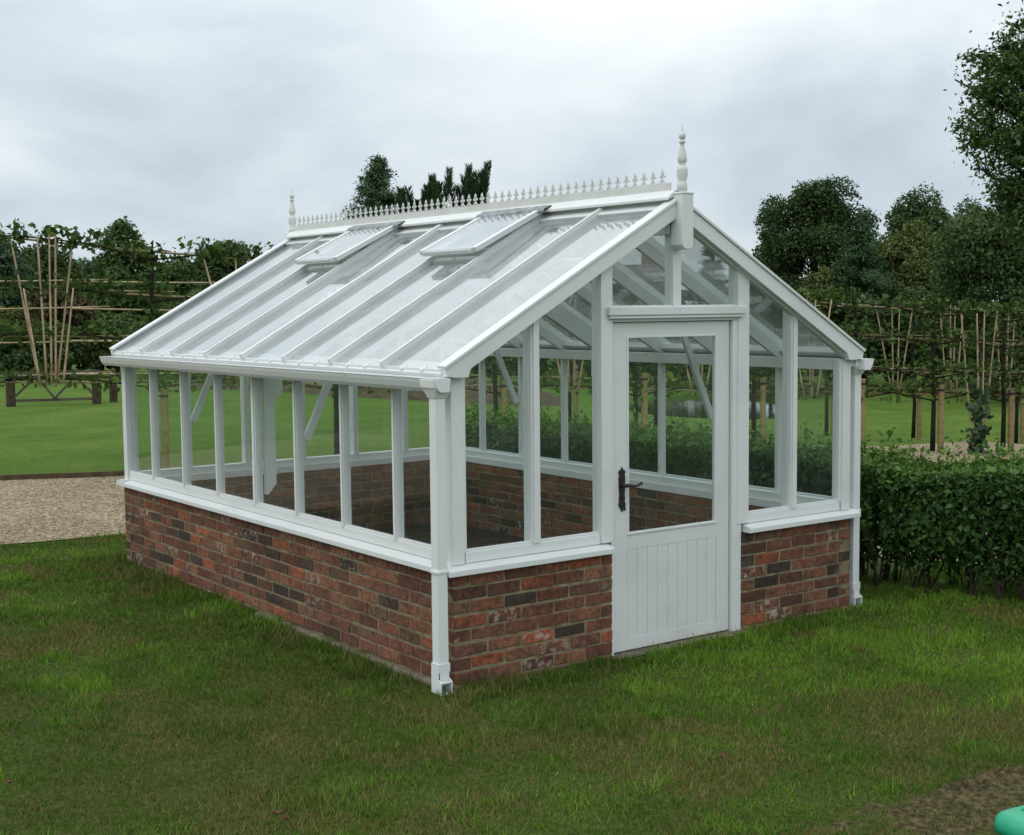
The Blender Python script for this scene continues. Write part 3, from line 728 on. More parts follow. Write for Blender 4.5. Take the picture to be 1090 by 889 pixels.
# gutters, brackets, downpipes
for side in (-1, 1):
    sx_ = (lambda x: x) if side < 0 else (lambda x: W-x)
    zt, zb_ = 1.655, 1.583
    prof = [(-.048, zt), (-.048, zb_+.006), (-.054, zb_), (-.105, zb_), (-.125, zb_+.020), (-.138, zb_+.05), (-.143, zt-.004), (-.147, zt), (-.138, zt), (-.131, zb_+.05), (-.118, zb_+.026), (-.104, zb_+.007), (-.056, zb_+.007), (-.056, zt)]
    mb = MB(); mb.prism([(sx_(a), b) for a, b in prof], lambda a, b, t: (a, t, b), -.062, LEN+.075)
    solid = prof[:8]
    mb.prism([(sx_(a), b) for a, b in solid], lambda a, b, t: (a, t, b), LEN+.075, LEN+.080)
    mb.prism([(sx_(a), b) for a, b in solid], lambda a, b, t: (a, t, b), -.066, -.062)
    gt = mb.build('gutter', 'white_plastic', GH)
    for i in range(1, 9):
        y = LEN-(i-.45)*BAY if i < 8 else .23
        br = [(-.046, zb_-.004), (-.106, zb_-.004), (-.128, zb_+.018), (-.142, zb_+.05), (-.150, zt+.003), (-.134, zt+.003), (-.134, zb_+.05), (-.118, zb_+.022), (-.104, zb_+.001), (-.046, zb_+.001)]
        mb = MB(); mb.prism([(sx_(a), b) for a, b in br], lambda a, b, t: (a, t, b), y-.010, y+.010); mb.build('gutter_bracket', 'white_plastic', gt)
    # outlet box, tapering hopper, square pipe, shoe
    px, py = sx_(-.085), (.0 if side < 0 else .045)
    mb = MB()
    def frustum(x0, y0, a0, b0, z0, a1, b1, z1):
        vs = [(x0+i*a0, y0+j*b0, z0) for i, j in ((-1, -1), (1, -1), (1, 1), (-1, 1))]+[(x0+i*a1, y0+j*b1, z1) for i, j in ((-1, -1), (1, -1), (1, 1), (-1, 1))]
        mb.add(vs, [(3, 2, 1, 0), (4, 5, 6, 7), (0, 1, 5, 4), (1, 2, 6, 5), (2, 3, 7, 6), (3, 0, 4, 7)])
    frustum(px, py, .035, .035, 1.55, .056, .062, 1.605); frustum(px-.010 if side < 0 else px+.010, py, .052, .063, 1.605, .056, .065, 1.650)
    frustum(px, py, .031, .031, .06, .031, .031, 1.56)
    dp = mb.build('downpipe', 'white_plastic', GH, bevel=.003)
    mb = MB()
    for z, hgt in ((.635, .018), ): frustum(px, py, .038, .036, z, .038, .036, z+hgt)
    mb.box(px-.05 if side < 0 else px-.02, px+.02 if side < 0 else px+.05, py, .0, .640, .650) if False else None
    mb.build('pipe_clip', 'white_plastic', dp, bevel=.003)
    # shoe: open square mouth facing forward at the foot
    mb = MB(); s_ = .036
    frustum(px, py, s_, s_, .115, s_, s_, .16)
    mb.add([(px-s_, py+s_, .0), (px+s_, py+s_, .0), (px+s_, py+s_, .115), (px-s_, py+s_, .115),
            (px-s_, py-s_, .075), (px+s_, py-s_, .075), (px+s_, py-s_, .115), (px-s_, py-s_, .115)],
           [(0, 3, 2, 1), (4, 5, 6, 7), (3, 7, 6, 2)])
    for q in (-1, 1):
        x0 = px+q*s_; x1 = x0-q*.006
        vs = [(x0, py+s_, 0), (x0, py-s_-.02, -.004), (x0, py-s_-.02, .064), (x0, py-s_, .078), (x0, py-s_, .115), (x0, py+s_, .115)]
        n = len(vs); vs2 = [(x1, b, c) for a, b, c in vs]
        mb.add(vs+vs2, [tuple(range(n)), tuple(range(n, 2*n))[::-1]]+[(k, (k+1) % n, n+(k+1) % n, n+k) for k in range(n)])
    mb.box(px-s_+.006, px+s_-.006, py-s_-.02, py+s_, -.004, .004); mb.box(px-s_+.006, px+s_-.006, py-s_-.02, py-s_+.01, .058, .066)
    mb.build('pipe_shoe', 'white_plastic', dp)

# ================================================================== PLANTS
def zat(px, py, d):
    return 2.016+(327.3-.0093*(px-545)-py)/FPX*d
def blob_crown(g, c, rad, nblob, n, size, flat=1.0, lo=-.75):
    """leaves on the shells of many overlapping clumps filling an uneven crown"""
    rad = np.array(rad, float)
    u = unit(g.normal(size=(nblob, 3))); u[:, 2] = np.where(u[:, 2] < lo, -u[:, 2], u[:, 2])
    rr = g.uniform(.35, .92, nblob)**.6
    ctr = np.array(c)+u*rad*rr[:, None]*(.80+.2*g.random((nblob, 1)))
    br = rad.mean()*g.uniform(.13, .33, nblob)
    which = g.choice(nblob, n, p=br**2/np.sum(br**2))
    dirs = unit(g.normal(size=(n, 3))); dirs[:, 2] = np.abs(dirs[:, 2])*np.where(g.random(n) < .72, 1, -1)
    sh = 1-np.abs(g.normal(0, .26, n))+.25*np.abs(g.normal(0, .5, n))*(g.random(n) < .18)
    P = ctr[which]+dirs*br[which][:, None]*sh[:, None]*np.array([1, 1, flat])
    P += g.normal(0, .03*rad.mean(), (n, 3))*(g.random((n, 1)) < .25)
    Nn = dirs*.6+g.normal(size=(n, 3))*.55+np.array([0, 0, .35])
    tint = .5+.28*(g.random(nblob)[which]-.5)*1.6+g.normal(0, .16, n)
    return leaves(P, Nn, size, g, .62), tint, ctr, br
def conifer(g, base, z0, z1, rad, n, size, droop=.25, power=.9, whorl=22, twig=.0):
    """sprays along branches in tiers, narrowing to a leader"""
    nb = whorl*9; t = g.random(nb)**.85; ang = g.uniform(0, 2*math.pi, nb)
    ln = rad*(1-t)**power*g.uniform(.65, 1.12, nb)+.06*rad
    which = g.choice(nb, n, p=ln/ln.sum()); q = g.random(n)**.7
    r = ln[which]*q; a = ang[which]+g.normal(0, .12, n)
    z = z0+(z1-z0)*t[which]-droop*r+.10*r*q*3*droop
    P = np.stack([base[0]+r*np.cos(a), base[1]+r*np.sin(a), z], 1)+g.normal(0, rad*.035, (n, 3))
    Nn = np.stack([np.cos(a)*.5, np.sin(a)*.5, np.full(n, .8)], 1)+g.normal(size=(n, 3))*.5
    tint = .3+.4*q+g.normal(0, .14, n)+.15*(g.random(nb)[which]-.5)
    return leaves(P, Nn, size, g, .38), tint
def trunk(mb, g, p, z1, r, limbs=(), n=8):
    p = np.array(p, float); k = 6; pts = []; rs = []
    for i in range(k+1):
        t = i/k; pts.append((p[0]+g.normal(0, r*.35)*(i > 0), p[1]+g.normal(0, r*.35)*(i > 0), p[2]-.25+(z1-p[2]+.25)*t)); rs.append(r*(1.25-.95*t) if i else r*1.55)
    mb.tube(pts, rs, n)
    for e in limbs:
        t = g.uniform(.35, .85); i = t*k; a = np.array(pts[int(i)])
        m = (a+np.array(e))/2+np.array([0, 0, -.05*np.linalg.norm(np.array(e)-a)])
        r0 = rs[int(i)]*.55; mb.tube([a, m, e], [r0, r0*.6, r0*.18], 6)
def tree(name, label, cat, px, d, ytop, wpx, mat, kind='round', n=9000, size=.22, group=None, low=None, seed=None, bark='bark', depth=1.0, zlow=None):
    n = int(n*2.6); size = size*.62
    g = np.random.default_rng(seed if seed is not None else abs(int(px*7+d*3))+1000)
    p = at(px, d); zt = zat(px, ytop, d); rad = wpx*d/FPX/2
    root = thing(name, p, label, cat, group)
    mb = MB()
    if kind in ('round', 'shrub'):
        zl = p[2]+(low if low is not None else (zt-p[2])*(.12 if kind == 'round' else .0))
        cz = (zt+zl)/2; rz = (zt-zl)/2
        V, t, ctr, br = blob_crown(g, (p[0], p[1], cz), (rad, rad*depth, rz*.97), 78 if kind == 'round' else 40, n, size)
        # keep out of the ground
        ok = V[:, :, 2].min(1) > p[2]-.05; V, t = V[ok], t[ok]
        idx = g.choice(len(ctr), 12, replace=False)
        trunk(mb, g, p, cz+rz*.4, max(.06, rad*.07), [ctr[i] for i in idx])
        rawmesh('crown', V, 4, t, mat, root)
    elif kind in ('cypress', 'spruce'):
        V, t = conifer(g, p, p[2]+.2, zt, rad, n, size, *((-.35, .75) if kind == 'cypress' else (.30, .95)))
        trunk(mb, g, p, zt-.05*(zt-p[2]), max(.08, rad*.08))
        rawmesh('crown', V, 4, t, mat, root)
    mb.build('trunk', bark, root, smooth=True)
    return root

# --- wood beyond the lawn, left
T = tree
T('broadleaf_tree', 'dark bluish green tree at the left edge behind the trained trees', 'tree', -18, 52, 252, 120, 'leaf_bluish', n=11000)
T('broadleaf_tree', 'dense mid green tree behind the cane fan on the left', 'tree', 48, 56, 262, 120, 'leaf_dark', n=11000)
T('broadleaf_tree', 'bluish green tree between the cane fan and the wispy topped tree', 'tree', 102, 60, 272, 90, 'leaf_bluish', n=9000)
T('broadleaf_tree', 'loose wispy topped tree standing highest on the left', 'tree', 136, 50, 234, 74, 'leaf_oak', n=6500, size=.20)
T('broadleaf_tree', 'mid green tree between the wispy tree and the round topped one', 'tree', 186, 58, 272, 80, 'leaf_oak', n=8000)
T('broadleaf_tree', 'round flat topped dark tree just left of the greenhouse roof', 'tree', 236, 62, 254, 92, 'leaf_dark', n=9000)
T('broadleaf_tree', 'dark tree hidden mostly behind the left roof slope', 'tree', 300, 60, 285, 110, 'leaf_dark', n=8000)
T('shrub', 'olive bush at the left edge under the dark trees', 'shrub', 8, 47, 318, 90, 'leaf_olive', 'shrub', 5000, .2)
T('shrub', 'brownish bush behind the left cane fan', 'shrub', 70, 46.5, 300, 80, 'leaf_brown', 'shrub', 4500, .2)
T('shrub', 'yellow green bush right of the left cane fan', 'shrub', 122, 45.5, 330, 76, 'leaf_light', 'shrub', 4500, .18)
T('shrub', 'light green bush just left of the roof edge', 'shrub', 205, 47, 308, 90, 'leaf_light', 'shrub', 5000, .18)
T('shrub', 'olive bush seen under the left end of the gutter', 'shrub', 165, 45, 338, 70, 'leaf_olive', 'shrub', 4500, .18)
T('shrub', 'dark bush behind the field gate', 'shrub', 35, 44.5, 345, 110, 'leaf_dark', 'shrub', 5000, .18)
# low dark woodland edge seen through the glass, one mass
g = np.random.default_rng(77); PV = []; PT = []
for px in list(range(-900, -140, 24))+list(range(-140, 1300, 12))+list(range(1300, 2000, 24)):
    d = 49+4*math.sin(px*.013)+g.uniform(-1, 3); p = at(px, d)
    zt = zat(px, 352+g.uniform(-14, 10)-(10 if px > 800 else 0), d); r = 1.0
    V, t, _, _ = blob_crown(g, (p[0], p[1], (zt+p[2])/2), (r*1.1, r*1.1, (zt-p[2])/2), 10, 800, .20)
    PV.append(V); PT.append(t)
fw = rawmesh('woodland_edge', np.concatenate(PV), 4, np.concatenate(PT), 'leaf_dark', None, at(545, 50), 'stuff')
tag(fw, 'continuous dark undergrowth along the far edge of the lawn', 'undergrowth')
for px, d, yt, wp, mt, lb in ((-130, 56, 262, 130, 'leaf_dark', 'dark tree far to the left beyond the lawn, nearest to the picture edge'), (-260, 54, 250, 150, 'leaf_oak', 'mid green tree far to the left beyond the lawn, second from the picture edge'), (-420, 57, 240, 170, 'leaf_bluish', 'bluish green tree far to the left beyond the lawn, third from the picture edge'), (-600, 55, 250, 180, 'leaf_dark', 'dark tree farthest to the left beyond the lawn')):
    T('broadleaf_tree', lb, 'tree', px, d, yt, wp, mt, n=4500, size=.3)
# --- over and behind the roof
T('broadleaf_tree', 'dark tree behind the middle of the greenhouse roof', 'tree', 560, 62, 292, 150, 'leaf_dark', n=7000)
T('broadleaf_tree', 'mid green tree between the small stone building and the spruce', 'tree', 712, 66, 300, 50, 'leaf_oak', n=5000)
T('broadleaf_tree', 'olive tree behind the greenhouse gable, left of the stone building', 'tree', 605, 58, 296, 80, 'leaf_olive', n=6000)
T('cypress_tree', 'dark feathery conifer rising above the ridge, left of the pines', 'tree', 404, 46, 172, 150, 'needle', 'cypress', 24000, .17)
T('spruce_tree', 'grey green spruce seen through the gable glass', 'tree', 757, 58, 251, 92, 'leaf_bluish', 'spruce', 12000, .17)
def pine(px, d, ytop, wpx, label, shoots, seed):
    g = np.random.default_rng(seed); p = at(px, d); zt = zat(px, ytop, d); rad = wpx*d/FPX/2; Ht = zt-p[2]
    root = thing('pine_tree', p, label, 'tree', None); mb = MB(); trunk(mb, g, p, zt-Ht*.12, .12, n=8)
    PV, PT = [], []
    for k in range(shoots):
        a = g.uniform(0, 2*math.pi); q = math.sqrt(g.random()); b = np.array([p[0]+rad*q*math.cos(a), p[1]+rad*q*math.sin(a), 0])
        top = zt-(q**1.3)*rad*1.5*g.uniform(.6, 1.2) if k else zt
        if k % 3 == 2: top -= g.uniform(.3, 2.2)
        ln = g.uniform(.8, 1.35); h0 = top-ln; lean = np.array([math.cos(a), math.sin(a), 0])*g.uniform(.05, .25)*q
        mb.tube([(p[0], p[1], max(h0-.9*q*rad-.2, p[2]+1)), (b[0]*.6+p[0]*.4, b[1]*.6+p[1]*.4, h0-.25), (b[0], b[1], h0), (b[0]+lean[0]*ln, b[1]+lean[1]*ln, top-.05)], [.05, .035, .025, .010], 5)
        n = 340; t = g.random(n); ph = g.uniform(0, 2*math.pi, n); rr = .08*(1-.45*t)*np.sqrt(g.random(n))*1.25
        P = np.stack([b[0]+lean[0]*t*ln+rr*np.cos(ph), b[1]+lean[1]*t*ln+rr*np.sin(ph), h0+t*ln], 1)
        ax = np.stack([np.cos(ph)*.5, np.sin(ph)*.5, np.full(n, .85)], 1); ax = unit(ax); sd_ = unit(np.cross(ax, g.normal(size=(n, 3))))
        l = g.uniform(.12, .20, n)[:, None]; wd = .016
        PV.append(np.stack([P-sd_*wd, P+sd_*wd, P+ax*l+sd_*wd*.3, P+ax*l-sd_*wd*.3], 1)); PT.append(.5+g.normal(0, .2, n)-.2*(1-t))
    rawmesh('crown', np.concatenate(PV), 4, np.concatenate(PT), 'needle', root); mb.build('trunk', 'dark_bark', root, smooth=True)
pine(453, 44, 184, 50, 'bushy pine with upright shoots above the middle of the ridge', 28, 5)
pine(503, 45, 176, 36, 'thin pine with few upright shoots above the ridge, right of the bushy pine', 13, 9)
# --- right side
T('broadleaf_tree', 'large dense dark oak right of the greenhouse gable', 'tree', 866, 58, 186, 126, 'leaf_dark', n=22000, size=.20, low=1.2)
T('broadleaf_tree', 'low dark tree left of the large oak, half behind the roof slope', 'tree', 822, 60, 248, 74, 'leaf_dark', n=8000)
T('cypress_tree', 'dark pointed conifer against the right side of the large oak', 'tree', 919, 50, 232, 120, 'needle', 'cypress', 15000, .17)
T('broadleaf_tree', 'olive green rounded tree right of the pointed conifer', 'tree', 966, 54, 240, 96, 'leaf_olive', n=12000)
T('broadleaf_tree', 'dark tree with open crown rising behind the olive green tree', 'tree', 976, 72, 206, 88, 'leaf_dark', n=10000, size=.24)
T('broadleaf_tree', 'broad dark green tree at the right edge behind the trained trees', 'tree', 1078, 44, 206, 170, 'leaf_dark', n=20000, size=.17, low=.5)
T('broadleaf_tree', 'wispy tree peeping over the broad dark tree at the right', 'tree', 1030, 60, 214, 46, 'leaf_bluish', n=3000, size=.2)
T('shrub', 'olive bush in front of the large oak', 'shrub', 885, 50, 272, 76, 'leaf_olive', 'shrub', 6000, .18)
T('shrub', 'dark bush below the olive green tree', 'shrub', 985, 49, 300, 90, 'leaf_dark', 'shrub', 6000, .18)
T('shrub', 'dark bush at the far right under the broad tree', 'shrub', 1100, 42, 300, 90, 'leaf_dark', 'shrub', 6000, .18)
T('shrub', 'dark bush seen through the right gable panes', 'shrub', 840, 48, 300, 90, 'leaf_dark', 'shrub', 6000, .18)
T('shrub', 'leafy bush on the far bank of the pond', 'shrub', 770, 50.3, 352, 90, 'leaf_oak', 'shrub', 6000, .18)

# big tree whose branches hang into the top right corner
def corner_tree():
    g = np.random.default_rng(41); d = 24; p = at(1215, d)
    root = thing('broadleaf_tree', p, 'tall tree at the right edge whose leafy boughs hang into the sky', 'tree')
    mb = MB(); cz = zat(1215, 80, d); trunk(mb, g, p, cz+2, .26)
    # boughs: end points given as column, row and distance
    ends = [(1040, 128, 23), (1052, 70, 24), (1046, 95, 23.5), (1078, 45, 24), (1062, 182, 23), (1085, 195, 22.6), (1072, 150, 23.3), (1086, 85, 23.5), (1050, 140, 24.2), (1100, 25, 24), (1110, 110, 23), (1115, 170, 23), (1082, 120, 24.5), (1074, 100, 23), (1130, 60, 24), (1150, 130, 24), (1160, 30, 24), (1180, 90, 23), (1140, 190, 24), (1240, 60, 24), (1270, 130, 24), (1290, 20, 24), (1230, 180, 24), (1200, 10, 24), (1120, 205, 23.4), (1096, 150, 22.8), (1108, 205, 22.8), (1122, 235, 22.8), (1100, 222, 23.2), (1135, 150, 23), (1128, 190, 22.6)]
    V, Tn = [], []
    for i, (px, py, dd) in enumerate(ends):
        px = px-14-10*(i % 3); q = at(px, dd, 0); py = py+(26 if py < 60 else 6); e = np.array([q[0], q[1], zat(px, py, dd)])
        a = np.array([p[0], p[1], e[2]-1.2-.25*g.random()]); m = a*.45+e*.55+np.array([0, 0, -.15])
        mb.tube([a, m, e], [.075, .04, .012], 6)
        for k in range(13):
            b = m+(e-m)*g.uniform(.15, 1.0); tip = b+unit(g.normal(size=3)*np.array([1, 1, .6]))*g.uniform(.25, .55); mb.tube([b, tip], [.010, .004], 4, False)
            n = 78; t = g.random(n)[:, None]; P = b+(tip-b)*t+g.normal(0, .085, (n, 3)); Nn = g.normal(size=(n, 3))+np.array([0, 0, .7])
            V.append(leaves(P, Nn, .085, g, .5)); Tn.append(np.clip(.45+g.normal(0, .2, n)+.2*(g.random()-.5), 0, 1))
        n = 800 if px > 1062 else 90; P = m*.45+e*.55+g.normal(0, .34, (n, 3)); V.append(leaves(P, g.normal(size=(n, 3))+np.array([0, 0, .7]), .085, g, .5)) if px > 1062 else None; Tn.append(.4+g.normal(0, .2, n)) if px > 1062 else None
    rawmesh('crown', np.concatenate(V), 4, np.concatenate(Tn), 'leaf_oak', root); mb.build('trunk', 'dark_bark', root, smooth=True)
corner_tree()

# --- trained (pleached) trees, stakes and canes in two rows
NEAR_A, NEAR_B = np.array([2.63, 10.65]), np.array([13.75, 7.2])
FAR_OFF = np.array([4.6, 3.85])
def row_pt(px, far):
    """where a picture column crosses the row"""
    v = _d*FPX+_r2*(px-545); v = v[:2]/np.hypot(*v[:2]); a = NEAR_A+(FAR_OFF if far else 0); e = NEAR_B-NEAR_A
    s = np.linalg.solve(np.array([[v[0], -e[0]], [v[1], -e[1]]]), a-CAM[:2])
    return CAM[:2]+v*s[0], s[1]
ZN = ([2.74, 2.22, 1.69, 1.14], [1.90, 1.47, .96, .62])
ZF = ([2.42, 1.95, 1.45, .98], [1.93, 1.30, .75, .35])
def lev(far, k, t):
    a, b = (ZF if far else ZN); t = min(t, 1.25)
    return a[k]+(b[k]-a[k])*max(t, 0)+max(0, -max(t, -.3))*((.25 if far else 1.3), .45, .25, .2)[k]
near_px = [-52, 166, 358, 528, 677, 803, 909, 993, 1068, 1140]
far_px = [-120, 488, 606, 698, 786, 880, 972, 1082, 1180]
ORD = ['first', 'second', 'third', 'fourth', 'fifth', 'sixth', 'seventh', 'eighth', 'ninth', 'tenth', 'eleventh', 'twelfth']
LVN = ['topmost', 'upper middle', 'lower middle', 'lowest']
def trained_tree(px, i, far, n_arm):
    g = np.random.default_rng(900+i+100*far); q, t = row_pt(px, far); z0 = H(*q); e = unit(NEAR_B-NEAR_A)
    rowname = 'far' if far else 'near'
    root = thing('trained_tree', (q[0], q[1], z0), f'{ORD[i]} young trained tree from the left in the {rowname} row, tied flat to canes', 'tree', f'young trained trees of the {rowname} row')
    mb = MB(); zt = lev(far, 0, t); j = lambda s: g.normal(0, s)
    mb.tube([(q[0], q[1], z0-.1), (q[0]+j(.01), q[1]+j(.01), z0+.7), (q[0]+j(.02), q[1]+j(.02), (z0+zt)/2+.3), (q[0]+j(.02), q[1]+j(.02), zt), (q[0]+j(.05), q[1]+j(.05), zt+.15)], [.042, .034, .030, .020, .008], 8)
    V, Tn = [], []
    half = {0: 2.0, 1: 1.6}[int(far)]
    for k in range(4):
        zk = lev(far, k, t)
        for s in (-1, 1):
            ln = half*g.uniform(.75, 1.05)
            tip = np.array([q[0]+e[0]*s*ln, q[1]+e[1]*s*ln, lev(far, k, t+s*ln/11.64)+.03]); b = np.array([q[0], q[1], zk-.10])
            mb.tube([b, b*.6+tip*.4+np.array([0, 0, .06]), tip], [.014, .010, .004], 5)
            n = int(n_arm*g.uniform(.45, 1.35)); cl = g.random(7); u = cl[g.integers(0, 7, n)]+g.normal(0, .07, n); u = np.clip(np.where(g.random(n) < .35, g.random(n), u), 0, 1.05)
            P = b+(tip-b)*u[:, None]+np.clip(g.normal(0, 1, (n, 3)), -1.5, 1.5)*np.array([.07, .07, .085])+np.array([0, 0, .07])
            V.append(leaves(P, g.normal(size=(n, 3))+np.array([0, 0, .6]), .088, g, .6)); Tn.append(.5+g.normal(0, .24, n))
    n = int(n_arm*1.3); zz = g.uniform(lev(far, 3, t), zt+.12, n); P = np.stack([q[0]+np.clip(g.normal(0, .13, n), -.22, .22), q[1]+np.clip(g.normal(0, .13, n), -.22, .22), zz], 1)
    V.append(leaves(P, g.normal(size=(n, 3))+np.array([0, 0, .5]), .088, g, .6)); Tn.append(.42+g.normal(0, .22, n))
    # leafy shoots standing above the top cane
    for k in range(4):
        sl = g.uniform(-1.5, 1.5); c = q+e*sl; zc = lev(far, 0, t+sl/11.64); h = g.uniform(.08, .24); n = 24; mb.tube([(c[0], c[1], zc-.05), (c[0]+.01, c[1], zc+h*.5), (c[0]-.01, c[1]+.01, zc+h)], [.006, .005, .003], 4, False); P = np.stack([c[0]+np.clip(g.normal(0, .045, n), -.08, .08), c[1]+np.clip(g.normal(0, .045, n), -.08, .08), zc-.03+g.random(n)*(h+.03)], 1)
        V.append(leaves(P, g.normal(size=(n, 3))+np.array([0, 0, .5]), .10, g, .6)); Tn.append(.5+g.normal(0, .22, n))
    rawmesh('crown', np.concatenate(V), 4, np.concatenate(Tn), 'leaf_lime', root)
    mb.build('trunk', 'dark_bark', root, smooth=True)
    # round softwood stake beside the trunk
    so = q+e*.12+np.array([-.03, -.05]); zs = H(*so); hs = 1.04+g.uniform(-.03, .05)
    st = thing('tree_stake', (so[0], so[1], zs), f'round wooden stake beside the {ORD[i]} trained tree of the {rowname} row', 'stake', f'wooden stakes of the {rowname} row')
    mb = MB(); mb.tube([(so[0], so[1], zs-.2), (so[0], so[1], zs+hs-.01), (so[0], so[1], zs+hs)], [.048, .047, .043], 12); mb.build('post', 'stake_wood', st, smooth=False)
    mb = MB(); zt_ = zs+hs-.08; c = (np.array(so)+q)/2; mb.tube([(so[0]-e[0]*.06, so[1]-e[1]*.06-.05, zt_), (q[0]+.03, q[1]-.05, zt_)], [.014, .014], 6); mb.tube([(so[0], so[1], zt_-.018), (so[0], so[1], zt_+.018)], [.051, .051], 12); mb.build('tie', 'rubber_and_gap_shade', st)
for i, px in enumerate(near_px): trained_tree(px, i, False, 170 if px < 400 else 95)
for i, px in enumerate(far_px): trained_tree(px, i, True, 50)
def cane(p, q, label, group, r=.012, name='bamboo_cane', parent=None):
    mb = MB(); p = np.array(p); q = np.array(q); n = 7; pts = []; rs = []
    sg = np.array([0, 0, -1])*.012*np.linalg.norm(q-p)
    for k in range(n):
        t = k/(n-1); pts.append(p+(q-p)*t+sg*4*t*(1-t)*.35); rs.append(r*1.12*(1.05-.3*t)*(1.12 if k % 2 else 1))
    mb.tube(pts, rs, 6)
    if parent is not None: return mb.build(name, 'bamboo', parent, smooth=True)
    o = mb.build(name, 'bamboo', None, smooth=True, loc=tuple(p)); return tag(o, label, 'cane', group)
for far, pxs in ((False, near_px), (True, far_px)):
    rn = 'far' if far else 'near'
    for i in range(len(pxs)-1):
        (a, ta), (b, tb) = row_pt(pxs[i], far), row_pt(pxs[i+1], far); e = unit(NEAR_B-NEAR_A)
        seg_n = 3 if np.hypot(*(b-a)) > 6 else 1
        for k in range(4):
            jz = rnd.uniform(-.035, .035); jy = rnd.uniform(-.035, .035)
            for sgi in range(seg_n):
                f0, f1 = sgi/seg_n, (sgi+1)/seg_n; pa, pb = a+(b-a)*f0, a+(b-a)*f1; za, zb2 = lev(far, k, ta+(tb-ta)*f0), lev(far, k, ta+(tb-ta)*f1)
                cane((pa[0]-e[0]*.3, pa[1]-e[1]*.3+.04, za+jz), (pb[0]+e[0]*.3, pb[1]+e[1]*.3+.05, zb2+jy),
                     (f'{LVN[k]} horizontal bamboo cane between the {ORD[i]} and {ORD[i+1]} trees of the {rn} row' if seg_n == 1 else
                      f"{LVN[k]} level cane of the far row, {('left', 'middle', 'right')[sgi]} length of three before the second tree"), f'horizontal canes of the {rn} row')
# fans of canes hung between the trees
def cane_fan(px, far, label, wtop, low=None, extra=0):
    q, t = row_pt(px, far); e = unit(NEAR_B-NEAR_A); zt = lev(far, 0, t)+.05; zb = lev(far, 3, t)-.04 if low is None else low
    root = thing('cane_fan', (q[0], q[1], zb), label, 'cane fan', 'fans of bamboo canes in the rows')
    for s, y in ((-1, -.05), (-.22, -.06), (.12, -.075), (.85, -.05))+(((.30, -.09),) if extra else ()):
        jb = rnd.uniform(-.03, .03)
        cane((q[0]+e[0]*(s*.10+jb), q[1]+e[1]*(s*.10+jb)+y, zb-rnd.uniform(0, .05)), (q[0]+e[0]*s*wtop/2, q[1]+e[1]*s*wtop/2+y, zt+rnd.uniform(-.05, .03)), None, None, .0125, 'cane', root)
    if extra:
        for s, k in ((-.72, 1), (.75, 1)):
            cane((q[0]+e[0]*s*.18, q[1]+e[1]*s*.18-.12, zb), (q[0]+e[0]*s*wtop/2*1.0, q[1]+e[1]*s*wtop/2-.12, lev(far, 1, t)+.03), None, None, .0125, 'cane', root)
cane_fan(53, False, 'large fan of bamboo canes at the left edge above the field gate', .78, None, 1)
cane_fan(262, False, 'fan of bamboo canes half hidden behind the left end of the roof', 1.0)
cane_fan(445, False, 'fan of bamboo canes behind the long glazed side', .9)
cane_fan(606, False, 'fan of bamboo canes seen through the left gable panes', .9)
cane_fan(742, False, 'fan of bamboo canes seen through the door glass', .9)
cane_fan(860, False, 'fan of bamboo canes seen through the right gable pane', .8)
cane_fan(950, True, 'slender fan of pale canes just right of the greenhouse', .92)
cane_fan(1010, True, 'small fan of canes left of the ivy clad canes', .6)
cane_fan(1067, True, 'small fan of canes right of the ivy clad canes', .5)
q, t = row_pt(1039, False); cane_fan(1039, False, 'tall bunch of canes reaching the ground, clad in ivy, at the right', .72, H(*q)+.02)
g = np.random.default_rng(8); n = 230; zz = H(*q)+g.random(n)**1.3*1.05; sp = .05+.10*np.exp(-((zz-H(*q)-.5)/.4)**2)
P = np.stack([q[0]+g.normal(-.06, .09, n)*1.0, q[1]+g.normal(-.1, .07, n), zz], 1)
iv = thing('climbing_ivy', (q[0], q[1], H(*q)), 'broad leaved ivy climbing the bunch of canes at the right', 'climber')
rawmesh('foliage', leaves(P, g.normal(size=(n, 3))+np.array([-.5, -.9, .5]), .095, g, .85), 4, .45+g.normal(0, .2, n), 'leaf_ivy', iv)
mb = MB(); mb.tube([(q[0]-.08, q[1]-.14, H(*q)-.03), (q[0]-.03, q[1]-.12, H(*q)+.4), (q[0]-.07, q[1]-.12, H(*q)+.75), (q[0]-.02, q[1]-.1, H(*q)+1.05)], [.010, .008, .006, .003], 6); mb.build('stem', 'hedge_stem', iv)

# low wooden gate with braces beyond the left lawn
gp, gq = np.array(at(8, 31)), np.array(at(100, 31))
gt_ = thing('field_gate', tuple((gp+gq)/2), 'low weathered wooden gate with crossed braces between two stout posts', 'gate')
for p in (gp, gq):
    mb = MB(); mb.tube([(p[0], p[1], p[2]-.2), (p[0], p[1], p[2]+.66), (p[0], p[1], p[2]+.74)], [.10, .095, .07], 10); mb.build('post', 'post_wood', gt_)
up = np.array([0, 0, 1.0]); mid = (gp+gq)/2
mb = MB(); mb.bar(gp+up*.68, gq+up*.70, .05, .10); mb.build('rail', 'weathered_wood', gt_)
mb = MB(); mb.bar(gp+up*.12, gq+up*.12, .04, .06); mb.build('rail', 'weathered_wood', gt_)
for a, b in ((gp+up*.14, mid*.62+gp*.38+up*.66), (mid*.6+gp*.4+up*.62, mid+up*.15), (mid+up*.15, mid*.5+gq*.5+up*.62), (mid*.5+gq*.5+up*.60, gq+up*.14)):
    mb = MB(); mb.bar(a+np.array([0, -.04, 0]), b+np.array([0, -.04, 0]), .03, .05); mb.build('brace', 'weathered_wood', gt_)
